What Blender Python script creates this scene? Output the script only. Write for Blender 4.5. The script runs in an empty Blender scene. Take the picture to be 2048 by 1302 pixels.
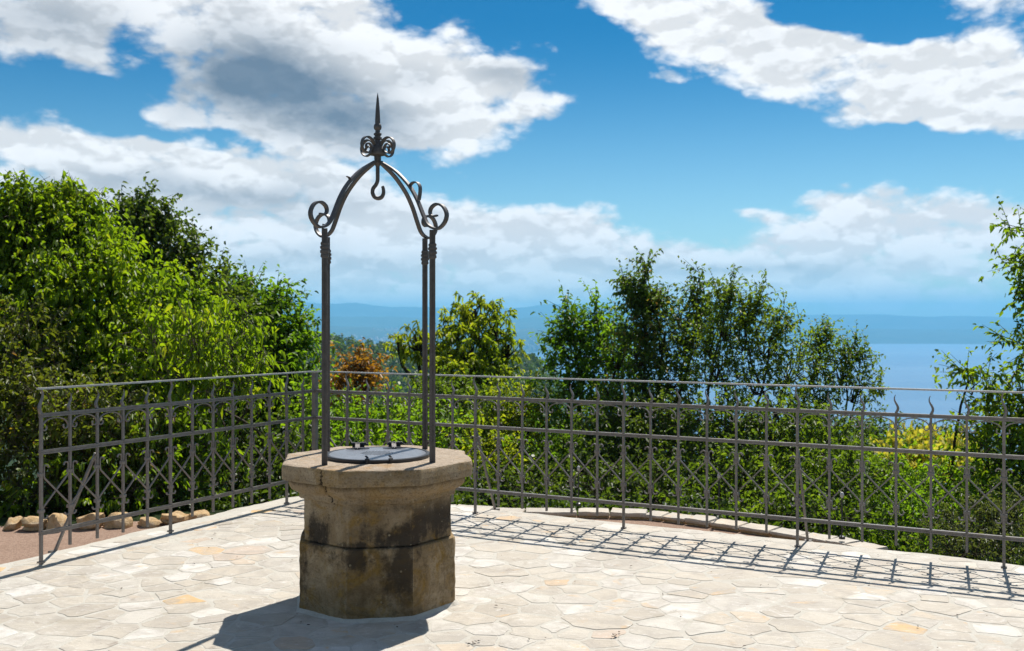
import bpy, math, random
import numpy as np
from math import sin, cos, tan, pi, radians, atan2, sqrt, exp, hypot
from mathutils import Vector, Matrix, noise as mnoise

random.seed(7)
rng = np.random.default_rng(11)
scene = bpy.context.scene
COL = scene.collection

# ------------------------------------------------------------------ camera
CAM_H, F = 1.55, 2000.0          # eye height, focal length in pixels of a 2048 wide picture
cam_data = bpy.data.cameras.new('camera')
cam = bpy.data.objects.new('camera', cam_data)
COL.objects.link(cam)
cam.location = (0, 0, CAM_H)
cam.rotation_euler = (radians(90), 0, 0)
cam_data.sensor_width = 36
cam_data.lens = 36 * F / 2048
cam_data.shift_y = -11 / 2048
cam_data.clip_start = 0.1
cam_data.clip_end = 60000
cam_data.dof.use_dof = True
cam_data.dof.focus_distance = 5.4
cam_data.dof.aperture_fstop = 4.5
scene.camera = cam

# ------------------------------------------------------------------ light, sky, exposure
SUN_EL = radians(55)
SUN_AZ = atan2(0.43, 1.0)         # from +Y towards +X
sun_dir = Vector((sin(SUN_AZ) * cos(SUN_EL), cos(SUN_AZ) * cos(SUN_EL), sin(SUN_EL)))
sun_data = bpy.data.lights.new('sun', 'SUN')
sun_data.energy = 5.0
sun_data.angle = radians(0.53)
sun_data.color = (1.0, 0.945, 0.87)
sun = bpy.data.objects.new('sun', sun_data)
COL.objects.link(sun)
sun.location = (5, 12, 20)
sun.rotation_euler = sun_dir.to_track_quat('Z', 'Y').to_euler()

scene.render.engine = 'CYCLES'
scene.cycles.use_denoising = True
scene.cycles.max_bounces = 8
scene.cycles.diffuse_bounces = 6
scene.cycles.transmission_bounces = 6
scene.cycles.volume_bounces = 1
scene.view_settings.view_transform = 'Standard'
scene.view_settings.look = 'None'
scene.view_settings.gamma = 1
scene.view_settings.use_curve_mapping = False
scene.view_settings.exposure = 0.55


class NT:
    """a thin wrapper to write node trees tersely"""
    def __init__(self, tree):
        self.t = tree
        self.t.nodes.clear()

    def n(self, kind, **kw):
        nd = self.t.nodes.new(kind)
        for k, v in kw.items():
            setattr(nd, k, v)
        return nd

    def put(self, sock, v):
        if isinstance(v, bpy.types.NodeSocket):
            self.t.links.new(v, sock)
        elif isinstance(v, (tuple, list)) and len(v) == 3 and sock.type == 'RGBA':
            sock.default_value = (*v, 1)
        else:
            sock.default_value = v

    def math(self, op, a, b=0.0, c=0.0, clamp=False):
        nd = self.n('ShaderNodeMath', operation=op, use_clamp=clamp)
        self.put(nd.inputs[0], a)
        self.put(nd.inputs[1], b)
        if len(nd.inputs) > 2:
            self.put(nd.inputs[2], c)
        return nd.outputs[0]

    def vmath(self, op, a, b=(0, 0, 0), scale=None):
        nd = self.n('ShaderNodeVectorMath', operation=op)
        self.put(nd.inputs[0], a)
        if scale is None:
            self.put(nd.inputs[1], b)
        else:
            self.put(nd.inputs['Scale'], scale)
        return nd.outputs['Value'] if op in ('LENGTH', 'DOT_PRODUCT') else nd.outputs['Vector']

    def mix(self, f, a, b, blend='MIX'):
        nd = self.n('ShaderNodeMix', data_type='RGBA', blend_type=blend)
        self.put(nd.inputs['Factor'], f)
        self.put(nd.inputs['A'], a)
        self.put(nd.inputs['B'], b)
        return nd.outputs['Result']

    def maprange(self, v, a, b, c=0.0, d=1.0, smooth=True):
        nd = self.n('ShaderNodeMapRange', interpolation_type='SMOOTHSTEP' if smooth else 'LINEAR')
        for i, x in enumerate((v, a, b, c, d)):
            self.put(nd.inputs[i], x)
        return nd.outputs[0]

    def noise(self, vec, scale, detail=4.0, rough=0.55, dist=0.0, color=False):
        nd = self.n('ShaderNodeTexNoise')
        self.put(nd.inputs['Vector'], vec)
        nd.inputs['Scale'].default_value = scale
        nd.inputs['Detail'].default_value = detail
        nd.inputs['Roughness'].default_value = rough
        nd.inputs['Distortion'].default_value = dist
        return nd.outputs['Color' if color else 'Fac']

    def ramp(self, f, stops):
        nd = self.n('ShaderNodeValToRGB')
        el = nd.color_ramp.elements
        while len(el) < len(stops):
            el.new(0.5)
        for e, (p, c) in zip(el, stops):
            e.position = p
            e.color = (*c, 1)
        self.put(nd.inputs[0], f)
        return nd.outputs[0]

    def mapping(self, vec, loc=(0, 0, 0), rot=(0, 0, 0), scale=(1, 1, 1), kind='POINT'):
        nd = self.n('ShaderNodeMapping', vector_type=kind)
        self.put(nd.inputs['Vector'], vec)
        nd.inputs['Location'].default_value = loc
        nd.inputs['Rotation'].default_value = rot
        nd.inputs['Scale'].default_value = scale
        return nd.outputs[0]


def azel(px, py):
    az = atan2(px - 1024, F)
    return az, atan2((640 - py) * cos(az), F)


def build_world():
    w = bpy.data.worlds.new('World')
    scene.world = w
    w.use_nodes = True
    t = NT(w.node_tree)
    sky = t.n('ShaderNodeTexSky', sky_type='NISHITA', sun_disc=False)
    sky.sun_elevation = SUN_EL
    sky.sun_rotation = SUN_AZ
    sky.altitude = 300
    sky.air_density = 1.0
    sky.dust_density = 0.6
    sky.ozone_density = 2.0
    g = t.n('ShaderNodeTexCoord').outputs['Generated']
    sep = t.n('ShaderNodeSeparateXYZ')
    t.put(sep.inputs[0], g)
    x, y, z = sep.outputs
    az = t.math('ARCTAN2', x, y)
    el = t.math('ARCSINE', t.math('MAXIMUM', t.math('MINIMUM', z, 1.0), -1.0))
    comb = t.n('ShaderNodeCombineXYZ')
    t.put(comb.inputs[0], az)
    t.put(comb.inputs[1], el)
    p = t.mapping(g, scale=(1, 1, 1.9))
    warp = t.vmath('SCALE', t.vmath('SUBTRACT', t.noise(p, 9, 3, color=True), (0.5, 0.5, 0.5)), scale=0.055)
    ae = t.vmath('ADD', comb.outputs[0], warp)
    # banks of cloud: where they stand (pixel position of the photograph -> direction), size, tilt, thickness
    banks = [
        (640, 150, 400, 150, 8, 0.75), (980, 190, 300, 150, -4, 0.62), (450, 170, 190, 130, 0, 0.50), (620, 240, 260, 80, 0, 0.42),
        (90, 30, 330, 90, -6, 0.62), (185, 140, 90, 60, 20, 0.30), (520, 10, 300, 50, 0, 0.42), (905, 35, 60, 45, 20, 0.36),
        (30, 145, 60, 30, 0, 0.25), (250, 225, 110, 40, 0, 0.24),
        (220, 310, 440, 85, 9, 0.68), (560, 370, 420, 80, 6, 0.55), (330, 400, 420, 90, 4, 0.4),
        (520, 480, 420, 90, 2, 0.50), (640, 560, 560, 75, 0, 0.55), (960, 450, 330, 60, -3, 0.42), (1000, 540, 500, 60, 0, 0.42),
        (1290, 10, 330, 60, 14, 0.66), (1560, 110, 360, 80, 15, 0.72), (1800, 160, 260, 85, 10, 0.60), (1960, 210, 200, 70, 0, 0.5),
        (1780, 235, 160, 40, 0, 0.4), (2010, 130, 150, 120, 0, 0.5), (1330, 150, 40, 14, 10, 0.3), (1640, 262, 40, 14, 0, 0.36), (1520, 425, 50, 22, 0, 0.42), (1260, 405, 60, 16, 0, 0.36), (1930, 10, 170, 35, 0, 0.35),
        (1860, 420, 330, 75, -3, 0.58), (1660, 410, 110, 50, 0, 0.36), (1500, 505, 520, 62, -1, 0.60), (1150, 450, 190, 45, -4, 0.42),
        (1980, 470, 300, 60, 0, 0.48), (1900, 575, 520, 55, 0, 0.50), (1300, 570, 520, 50, 0, 0.45), (900, 600, 700, 30, 0, 0.3),
        # openings of blue
        (1370, 320, 340, 95, 4, -0.36), (1180, 130, 130, 170, 0, -0.35), (60, 200, 170, 50, 5, -0.34), (240, 215, 90, 55, 10, -0.48), (1000, 20, 90, 60, 0, -0.3), (285, 90, 60, 75, 0, -0.45), (1260, 440, 120, 30, 0, -0.25),
        (1700, 30, 200, 45, 10, -0.4), (390, 280, 210, 24, 11, -0.66), (1820, 320, 330, 50, 0, -0.32), (250, 60, 60, 60, 0, -0.1),
    ]
    total = None
    for (px, py, rx, ry, tilt, amp) in banks:
        a, e = azel(px, py)
        loc = t.mapping(ae, (a, e, 0), (0, 0, -radians(tilt)), (rx / F * 1.15, ry / F * 1.15, 1), 'TEXTURE')
        v = t.maprange(t.vmath('LENGTH', loc), 0.15, 1.25, amp, 0.0)
        total = v if total is None else t.math('ADD', total, v)
    # banks that overlap do not pile up without end
    total = t.math('MINIMUM', total, 0.85)
    n1 = t.noise(p, 9.0, 8, 0.63, 0.25)
    n2 = t.noise(p, 26.0, 6, 0.66, 0.1)
    # relief: puffs are brighter on the side that faces up
    r1 = t.noise(p, 17.0, 5, 0.58)
    r2 = t.noise(t.vmath('ADD', p, (0.0, 0.0, 0.022)), 17.0, 5, 0.58)
    relief = t.math('MULTIPLY', t.math('SUBTRACT', r1, r2), 2.4)
    def puffs(vec):
        v = t.n('ShaderNodeTexVoronoi', feature='F1')
        t.put(v.inputs['Vector'], vec)
        v.inputs['Scale'].default_value = 15.0
        v.inputs['Detail'].default_value = 2.5
        v.inputs['Roughness'].default_value = 0.55
        v.inputs['Lacunarity'].default_value = 2.3
        return t.math('SUBTRACT', 1.0, v.outputs['Distance'])
    pw = t.vmath('ADD', p, t.vmath('SCALE', t.vmath('SUBTRACT', t.noise(p, 22, 4, color=True), (0.5, 0.5, 0.5)), scale=0.030))
    v1 = puffs(pw)
    v2 = puffs(t.vmath('ADD', pw, (0.0, 0.0, 0.020)))
    relief = t.math('ADD', t.math('MULTIPLY', relief, 0.35), t.math('MULTIPLY', t.math('SUBTRACT', v1, v2), 0.75))
    n = t.math('ADD', t.math('ADD', t.math('MULTIPLY', n1, 0.55), t.math('MULTIPLY', n2, 0.22)), t.math('MULTIPLY', t.math('SUBTRACT', v1, 0.08), 0.26))
    away = t.maprange(t.math('ABSOLUTE', az), 0.55, 0.9, 0.0, 0.40)  # unseen cloud cover beside the view, thickened to lift the shadows
    high = t.maprange(el, 0.34, 0.55, 0.0, 0.40)
    away = t.math('MAXIMUM', away, high)
    d = t.math('ADD', t.math('ADD', total, away), t.math('MULTIPLY', t.math('SUBTRACT', n, 0.455), 1.75))
    alpha = t.maprange(d, 0.16, 0.56)
    # thick cores let less light through (the sun stands behind the clouds)
    thick = t.maprange(t.math('ADD', d, t.math('MULTIPLY', t.math('SUBTRACT', n1, 0.5), -0.5)), 0.55, 1.15)
    core = None
    for (px, py, rx, ry, tilt, amp) in [(540, 175, 290, 125, 10, 1.20), (640, 240, 260, 85, 4, 1.0), (430, 130, 130, 80, 0, 0.7), (1010, 140, 110, 45, 0, 0.5), (420, 388, 420, 40, 3, 0.55),
                                        (110, 50, 260, 80, 0, 0.5), (360, 90, 120, 60, 0, 0.25), (560, 430, 250, 30, 0, 0.3), (650, 520, 500, 30, 0, 0.25), (1440, 535, 420, 22, 0, 0.45),
                                        (820, 160, 90, 40, 0, 0.3), (1850, 600, 400, 30, 0, 0.2)]:
        a, e = azel(px, py)
        loc = t.mapping(ae, (a, e, 0), (0, 0, -radians(tilt)), (rx / F, ry / F, 1), 'TEXTURE')
        v = t.maprange(t.vmath('LENGTH', loc), 0.0, 1.25, amp, 0.0)
        core = v if core is None else t.math('MAXIMUM', core, v)
    core = t.math('MULTIPLY', core, t.math('MULTIPLY', t.maprange(n1, 0.25, 0.75, 0.75, 1.1), t.maprange(n2, 0.2, 0.8, 1.08, 0.88)))
    dark = t.math('MAXIMUM', t.math('MULTIPLY', thick, 0.13), t.math('MINIMUM', core, 0.90), clamp=True)
    soft = t.math('MINIMUM', t.math('MAXIMUM', t.math('ADD', t.maprange(n2, 0.30, 0.70, 0.93, 1.03), relief), 0.86), 1.10)
    white = t.vmath('SCALE', (0.655, 0.665, 0.68), scale=soft)
    grey = (0.060, 0.108, 0.175)
    ccol = t.mix(dark, white, grey)
    # the clear sky, and whiter air low over the sea
    hs = t.n('ShaderNodeHueSaturation')
    hs.inputs['Saturation'].default_value = SKY_SAT
    hs.inputs['Hue'].default_value = 0.493
    hs.inputs['Value'].default_value = 1.0
    t.put(hs.inputs['Color'], sky.outputs[0])
    skyc = t.vmath('MULTIPLY', t.vmath('SCALE', hs.outputs[0], scale=SKY_K), SKY_TINT)
    deep = t.maprange(el, 0.08, 0.30)
    skyc = t.mix(1.0, skyc, t.mix(deep, (1.22, 0.93, 0.94), (0.10, 0.50, 0.68)), 'MULTIPLY')
    strength = 0.1
    cloud10 = t.vmath('SCALE', ccol, scale=1.0 / strength)
    fade = t.maprange(el, 0.0, 0.10, 0.62, 1.0)
    out = t.mix(t.math('MULTIPLY', alpha, fade), skyc, cloud10)
    bg = t.n('ShaderNodeBackground')
    bg.inputs['Strength'].default_value = strength
    t.put(bg.inputs['Color'], out)
    o = t.n('ShaderNodeOutputWorld')
    t.put(o.inputs['Surface'], bg.outputs[0])
    w.cycles.sampling_method = 'MANUAL'
    w.cycles.sample_map_resolution = 512


SKY_SAT, SKY_K, SKY_TINT = 1.25, 0.75, (0.55, 0.95, 1.0)
build_world()


# ------------------------------------------------------------------ helpers
def material(name):
    m = bpy.data.materials.new(name)
    m.use_nodes = True
    return m, NT(m.node_tree)


def principled(t, color, rough=0.6, spec=0.5, metal=0.0, normal=None):
    b = t.n('ShaderNodeBsdfPrincipled')
    t.put(b.inputs['Base Color'], color)
    t.put(b.inputs['Roughness'], rough)
    t.put(b.inputs['Metallic'], metal)
    t.put(b.inputs['Specular IOR Level'], spec)
    if normal is not None:
        t.put(b.inputs['Normal'], normal)
    o = t.n('ShaderNodeOutputMaterial')
    t.put(o.inputs['Surface'], b.outputs[0])
    return b


def bump(t, h, dist=0.01, strength=1.0):
    nd = t.n('ShaderNodeBump')
    nd.inputs['Strength'].default_value = strength
    nd.inputs['Distance'].default_value = dist
    t.put(nd.inputs['Height'], h)
    return nd.outputs[0]


def mesh_np(name, verts, faces4=None, faces3=None, tone=None, smooth=False):
    """fast mesh from numpy arrays of quads and triangles"""
    me = bpy.data.meshes.new(name)
    verts = np.asarray(verts, dtype=np.float32)
    me.vertices.add(len(verts))
    me.vertices.foreach_set('co', verts.ravel())
    loops, totals = [], []
    for fc, k in ((faces4, 4), (faces3, 3)):
        if fc is not None and len(fc):
            fc = np.asarray(fc, dtype=np.int32)
            loops.append(fc.ravel())
            totals.append(np.full(len(fc), k, dtype=np.int32))
    loops = np.concatenate(loops)
    totals = np.concatenate(totals)
    starts = np.concatenate(([0], np.cumsum(totals)[:-1])).astype(np.int32)
    me.loops.add(len(loops))
    me.loops.foreach_set('vertex_index', loops)
    me.polygons.add(len(totals))
    me.polygons.foreach_set('loop_start', starts)
    me.polygons.foreach_set('loop_total', totals)
    if smooth:
        me.polygons.foreach_set('use_smooth', np.ones(len(totals), dtype=bool))
    if tone is not None:
        at = me.attributes.new('tone', 'FLOAT', 'POINT')
        at.data.foreach_set('value', np.asarray(tone, dtype=np.float32))
    me.update(calc_edges=True)
    return me


class MB:
    """collects verts and faces of one part"""
    def __init__(self):
        self.v, self.f, self.sm = [], [], []

    def add(self, vs, fs, smooth=False):
        o = len(self.v)
        self.v += [tuple(v) for v in vs]
        self.f += [tuple(i + o for i in f) for f in fs]
        self.sm += [smooth] * len(fs)

    def box(self, c, s, rot=0.0):
        cx, cy, cz = c
        hx, hy, hz = s[0] / 2, s[1] / 2, s[2] / 2
        b = min(hx, hy, hz) * 0.18
        vs = []
        for sz, ins in ((-hz, b), (-hz + b, 0), (hz - b, 0), (hz, b)):
            for (a, e) in ((-1, -1), (1, -1), (1, 1), (-1, 1)):
                X, Y = a * (hx - ins), e * (hy - ins)
                vs.append((cx + X * cos(rot) - Y * sin(rot), cy + X * sin(rot) + Y * cos(rot), cz + sz))
        fs = [(3, 2, 1, 0), (12, 13, 14, 15)]
        for k in range(3):
            for i in range(4):
                j = (i + 1) % 4
                fs.append((4 * k + i, 4 * k + j, 4 * k + 4 + j, 4 * k + 4 + i))
        self.add(vs, fs)

    def bar(self, pts, b, w, th, taper=None, smooth=False):
        """a flat bar swept along pts; b: its width direction, w width, th thickness"""
        pts = [Vector(p) for p in pts]
        b = Vector(b).normalized()
        vs, fs = [], []
        n = len(pts)
        for i, p in enumerate(pts):
            T = (pts[min(i + 1, n - 1)] - pts[max(i - 1, 0)]).normalized()
            N = b.cross(T).normalized()
            k = 1.0 if taper is None else taper(i / (n - 1))
            for (sa, sb) in ((-1, -1), (1, -1), (1, 1), (-1, 1)):
                vs.append(p + b * (sa * w / 2 * k) + N * (sb * th / 2 * k))
        for i in range(n - 1):
            for j in range(4):
                q = (j + 1) % 4
                fs.append((4 * i + j, 4 * i + q, 4 * i + 4 + q, 4 * i + 4 + j))
        fs.append((3, 2, 1, 0))
        e = 4 * (n - 1)
        fs.append((e, e + 1, e + 2, e + 3))
        self.add(vs, fs, smooth)

    def tube(self, pts, r, seg=8, taper=None):
        pts = [Vector(p) for p in pts]
        n = len(pts)
        vs, fs = [], []
        up = Vector((0, 0, 1)) if abs((pts[-1] - pts[0]).normalized().z) < 0.95 else Vector((1, 0, 0))
        for i, p in enumerate(pts):
            T = (pts[min(i + 1, n - 1)] - pts[max(i - 1, 0)]).normalized()
            a = T.cross(up)
            if a.length < 1e-3:
                a = T.cross(Vector((0, 1, 0)))
            a.normalize()
            c = T.cross(a).normalized()
            k = 1.0 if taper is None else taper(i / (n - 1))
            for j in range(seg):
                q = 2 * pi * j / seg
                vs.append(p + a * (cos(q) * r * k) + c * (sin(q) * r * k))
        for i in range(n - 1):
            for j in range(seg):
                q = (j + 1) % seg
                fs.append((seg * i + j, seg * i + q, seg * i + seg + q, seg * i + seg + j))
        fs.append(tuple(reversed(range(seg))))
        fs.append(tuple(seg * (n - 1) + j for j in range(seg)))
        self.add(vs, fs, True)

    def lathe(self, prof, c=(0, 0, 0), seg=24):
        vs, fs = [], []
        for (r, z) in prof:
            for j in range(seg):
                q = 2 * pi * j / seg
                vs.append((c[0] + r * cos(q), c[1] + r * sin(q), c[2] + z))
        n = len(prof)
        for i in range(n - 1):
            for j in range(seg):
                q = (j + 1) % seg
                fs.append((seg * i + j, seg * i + q, seg * i + seg + q, seg * i + seg + j))
        fs.append(tuple(reversed(range(seg))))
        fs.append(tuple(seg * (n - 1) + j for j in range(seg)))
        self.add(vs, fs, True)

    def mesh(self, name):
        me = bpy.data.meshes.new(name)
        me.from_pydata(self.v, [], self.f)
        me.polygons.foreach_set('use_smooth', self.sm)
        me.update()
        try:
            me.set_sharp_from_angle(angle=radians(40))
        except Exception:
            pass
        return me

    def build(self, name, mat, parent=None, loc=None, rotz=0.0):
        return link(name, self.mesh(name), mat, parent, loc, rotz)


def link(name, me, mat, parent=None, loc=None, rotz=0.0):
    if mat is not None and not me.materials:
        me.materials.append(mat)
    o = bpy.data.objects.new(name, me)
    COL.objects.link(o)
    if parent is not None:
        o.parent = parent
    if loc is not None:
        o.location = loc
    o.rotation_euler = (0, 0, rotz)
    return o


def empty(name, loc=(0, 0, 0), rotz=0.0):
    o = bpy.data.objects.new(name, None)
    o.empty_display_size = 0.2
    COL.objects.link(o)
    o.location = loc
    o.rotation_euler = (0, 0, rotz)
    return o


def tag(o, label=None, cat=None, group=None, kind=None):
    for k, v in (('label', label), ('category', cat), ('group', group), ('kind', kind)):
        if v:
            o[k] = v
    return o


def P(px, py, Z):
    """the point that stands Z metres ahead on the sight line of a pixel of the photograph"""
    return Vector(((px - 1024) / F * Z, Z, CAM_H - (py - 640) / F * Z))


# ------------------------------------------------------------------ materials
def smear(t, pos, c):
    """cement haze, dust and grey wear that run over stones and joints alike"""
    w1 = t.noise(t.vmath('ADD', pos, (3, 8, 0)), 2.6, 8, 0.68, 0.6)
    c = t.mix(t.maprange(w1, 0.50, 0.70, 0.0, 0.38), c, (0.475, 0.435, 0.365))
    w2 = t.noise(t.vmath('ADD', pos, (13, 2, 5)), 4.1, 8, 0.72, 0.8)
    c = t.mix(t.maprange(w2, 0.54, 0.68, 0.0, 0.70), c, (0.325, 0.285, 0.225))
    w3 = t.noise(t.vmath('ADD', pos, (5, 22, 9)), 6.5, 9, 0.75, 1.0)
    c = t.mix(t.maprange(w3, 0.58, 0.72, 0.0, 0.65), c, (0.62, 0.60, 0.56))
    return c


def stone_paving_mat():
    m, t = material('limestone_paving')
    pos = t.n('ShaderNodeNewGeometry').outputs['Position']
    tone = t.n('ShaderNodeAttribute', attribute_name='tone').outputs['Fac']
    base = t.ramp(tone, [(0.0, (0.49, 0.46, 0.40)), (0.14, (0.42, 0.38, 0.315)), (0.28, (0.58, 0.555, 0.505)), (0.42, (0.385, 0.34, 0.275)),
                         (0.56, (0.48, 0.435, 0.36)), (0.70, (0.44, 0.39, 0.315)), (0.84, (0.48, 0.40, 0.30)), (0.90, (0.46, 0.37, 0.29)), (0.97, (0.54, 0.35, 0.155))])
    nv = t.vmath('ADD', pos, t.vmath('SCALE', (3.1, 7.7, 1.9), scale=tone))
    v1 = t.noise(nv, 5.0, 6, 0.6, 0.6)
    c = t.mix(t.maprange(v1, 0.38, 0.68, 0.0, 0.75), base, (0.33, 0.295, 0.25))
    v2 = t.noise(t.mapping(nv, scale=(1, 2.2, 1)), 13.0, 7, 0.68, 1.2)
    c = t.mix(t.maprange(v2, 0.53, 0.74, 0.0, 0.75), c, (0.64, 0.615, 0.57))
    v3 = t.noise(t.vmath('ADD', nv, (9, 4, 2)), 3.4, 5, 0.6, 1.0)
    c = t.mix(t.maprange(v3, 0.60, 0.74, 0.0, 0.75), c, (0.52, 0.33, 0.15))
    v4 = t.noise(pos, 60.0, 5, 0.7)
    c = t.mix(t.maprange(v4, 0.55, 0.8, 0.0, 0.45), c, (0.25, 0.22, 0.19))
    v5 = t.noise(nv, 8.0, 8, 0.75, 0.3)
    c = t.mix(t.maprange(v5, 0.57, 0.70, 0.0, 0.75), c, (0.24, 0.20, 0.16))
    c = smear(t, pos, c)
    h = t.math('ADD', t.math('MULTIPLY', v2, 1.0), t.math('MULTIPLY', v4, 0.25))
    principled(t, c, 0.72, 0.35, normal=bump(t, h, 0.012, 0.55))
    return m


def mortar_mat():
    m, t = material('mortar')
    pos = t.n('ShaderNodeNewGeometry').outputs['Position']
    n = t.noise(pos, 7, 6, 0.65)
    f = t.noise(pos, 90, 4, 0.7)
    c = t.ramp(n, [(0.3, (0.42, 0.395, 0.34)), (0.7, (0.50, 0.475, 0.415))])
    c = t.mix(t.maprange(f, 0.40, 0.80, 0.0, 0.45), c, (0.30, 0.28, 0.25))
    c = smear(t, pos, c)
    principled(t, c, 0.9, 0.2, normal=bump(t, f, 0.006, 0.6))
    return m


def gravel_mat():
    m, t = material('brown_gravel')
    pos = t.n('ShaderNodeNewGeometry').outputs['Position']
    f = t.noise(pos, 55, 6, 0.75)
    n = t.noise(pos, 2.0, 5, 0.6)
    c = t.ramp(f, [(0.25, (0.16, 0.105, 0.075)), (0.5, (0.31, 0.21, 0.155)), (0.75, (0.44, 0.33, 0.26))])
    c = t.mix(t.maprange(n, 0.4, 0.75, 0, 0.5), c, (0.24, 0.16, 0.115))
    principled(t, c, 0.95, 0.1, normal=bump(t, f, 0.02, 0.8))
    return m


def soil_mat():
    m, t = material('wooded_soil')
    pos = t.n('ShaderNodeNewGeometry').outputs['Position']
    n = t.noise(pos, 0.6, 8, 0.7)
    f = t.noise(pos, 9, 6, 0.75)
    c = t.ramp(n, [(0.3, (0.018, 0.028, 0.010)), (0.55, (0.032, 0.055, 0.014)), (0.75, (0.06, 0.055, 0.025))])
    c = t.mix(t.maprange(f, 0.4, 0.7, 0, 0.6), c, (0.015, 0.022, 0.008))
    principled(t, c, 0.95, 0.1, normal=bump(t, f, 0.15, 0.8))
    return m


def well_mat():
    m, t = material('weathered_sandstone')
    obj = t.n('ShaderNodeTexCoord').outputs['Object']
    n1 = t.noise(obj, 4.5, 8, 0.65, 0.5)
    grain = t.noise(obj, 90, 5, 0.7)
    mid = t.noise(obj, 22, 6, 0.7, 0.4)
    c = t.ramp(n1, [(0.28, (0.20, 0.135, 0.068)), (0.48, (0.33, 0.235, 0.130)), (0.66, (0.46, 0.355, 0.225))])
    # ochre lichen
    och = t.noise(t.vmath('ADD', obj, (4, 1, 7)), 6, 7, 0.7, 0.8)
    c = t.mix(t.maprange(och, 0.46, 0.64, 0, 0.80), c, (0.31, 0.175, 0.026))
    c = t.mix(t.maprange(mid, 0.5, 0.72, 0, 0.6), c, (0.17, 0.115, 0.060))
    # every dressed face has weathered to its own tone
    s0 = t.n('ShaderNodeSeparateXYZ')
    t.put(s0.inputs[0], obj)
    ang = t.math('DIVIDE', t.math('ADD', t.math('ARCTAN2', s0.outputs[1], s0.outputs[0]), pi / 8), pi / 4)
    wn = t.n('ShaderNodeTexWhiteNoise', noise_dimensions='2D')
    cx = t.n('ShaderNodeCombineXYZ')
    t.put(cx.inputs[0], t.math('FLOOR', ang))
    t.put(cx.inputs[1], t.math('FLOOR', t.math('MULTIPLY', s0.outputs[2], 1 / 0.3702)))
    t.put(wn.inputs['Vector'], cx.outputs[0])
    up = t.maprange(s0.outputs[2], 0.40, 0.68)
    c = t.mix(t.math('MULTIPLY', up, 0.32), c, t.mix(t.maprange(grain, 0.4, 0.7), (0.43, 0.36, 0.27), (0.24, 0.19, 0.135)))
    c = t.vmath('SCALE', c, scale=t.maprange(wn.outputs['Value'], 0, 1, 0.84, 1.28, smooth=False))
    # worn, paler arrises, and shade painted dark under the lip of the cap
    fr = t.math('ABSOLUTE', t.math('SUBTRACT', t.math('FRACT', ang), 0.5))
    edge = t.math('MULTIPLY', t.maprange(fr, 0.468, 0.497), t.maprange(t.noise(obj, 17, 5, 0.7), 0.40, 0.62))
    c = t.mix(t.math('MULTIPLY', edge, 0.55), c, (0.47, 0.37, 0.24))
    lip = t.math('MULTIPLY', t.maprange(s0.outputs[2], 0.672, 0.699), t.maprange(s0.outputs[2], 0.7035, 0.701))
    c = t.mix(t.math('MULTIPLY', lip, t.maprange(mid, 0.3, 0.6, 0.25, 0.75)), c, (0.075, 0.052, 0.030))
    # black water streaks: run down the sides below the cap
    sep = t.n('ShaderNodeSeparateXYZ')
    t.put(sep.inputs[0], obj)
    streak = t.noise(t.mapping(obj, loc=(2.3, 0.4, 0), scale=(1, 1, 0.22)), 7.5, 6, 0.62, 0.5)
    blot = t.noise(t.vmath('ADD', obj, (1.2, 3.3, 5.1)), 4.2, 6, 0.65, 0.6)
    zone = t.math('MULTIPLY', t.maprange(sep.outputs[2], 0.66, 0.50), t.maprange(sep.outputs[2], 0.02, 0.16, 0.35, 1.0))
    # dark stains, placed to also paint the uneven light between the faces: (x, height, half width, half height, how black) on the front sides
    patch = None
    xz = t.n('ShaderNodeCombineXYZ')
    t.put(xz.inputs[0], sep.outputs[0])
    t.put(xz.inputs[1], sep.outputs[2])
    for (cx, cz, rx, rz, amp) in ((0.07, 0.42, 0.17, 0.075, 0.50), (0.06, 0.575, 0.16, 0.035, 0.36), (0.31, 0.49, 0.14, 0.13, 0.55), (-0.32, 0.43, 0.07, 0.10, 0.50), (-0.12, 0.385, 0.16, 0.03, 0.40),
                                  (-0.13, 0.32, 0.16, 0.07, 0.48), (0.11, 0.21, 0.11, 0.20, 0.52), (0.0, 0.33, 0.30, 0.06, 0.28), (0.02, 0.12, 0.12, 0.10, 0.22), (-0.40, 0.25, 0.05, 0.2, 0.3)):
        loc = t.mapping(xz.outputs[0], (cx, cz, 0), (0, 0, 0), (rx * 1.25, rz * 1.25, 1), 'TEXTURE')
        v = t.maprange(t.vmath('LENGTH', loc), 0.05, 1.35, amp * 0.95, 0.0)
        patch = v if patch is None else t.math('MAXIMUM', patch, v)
    # right hand side of the base block kept lighter, painting the light it catches
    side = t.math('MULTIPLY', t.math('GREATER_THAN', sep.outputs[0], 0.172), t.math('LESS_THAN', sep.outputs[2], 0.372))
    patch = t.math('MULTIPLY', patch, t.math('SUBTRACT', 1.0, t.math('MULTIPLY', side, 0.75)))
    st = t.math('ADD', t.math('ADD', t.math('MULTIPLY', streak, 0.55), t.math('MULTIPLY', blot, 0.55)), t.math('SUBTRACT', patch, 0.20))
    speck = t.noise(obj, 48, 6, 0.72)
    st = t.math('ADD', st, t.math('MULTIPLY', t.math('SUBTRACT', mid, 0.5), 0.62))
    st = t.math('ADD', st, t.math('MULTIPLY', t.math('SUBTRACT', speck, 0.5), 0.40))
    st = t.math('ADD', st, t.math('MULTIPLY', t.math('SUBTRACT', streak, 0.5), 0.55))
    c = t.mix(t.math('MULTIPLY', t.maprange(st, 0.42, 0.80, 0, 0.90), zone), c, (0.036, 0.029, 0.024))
    # dirt in the old crack through the cap
    th = t.math('ARCTAN2', sep.outputs[1], sep.outputs[0])
    wig = t.noise(t.mapping(obj, scale=(1, 1, 1)), 38, 5, 0.65)
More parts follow.
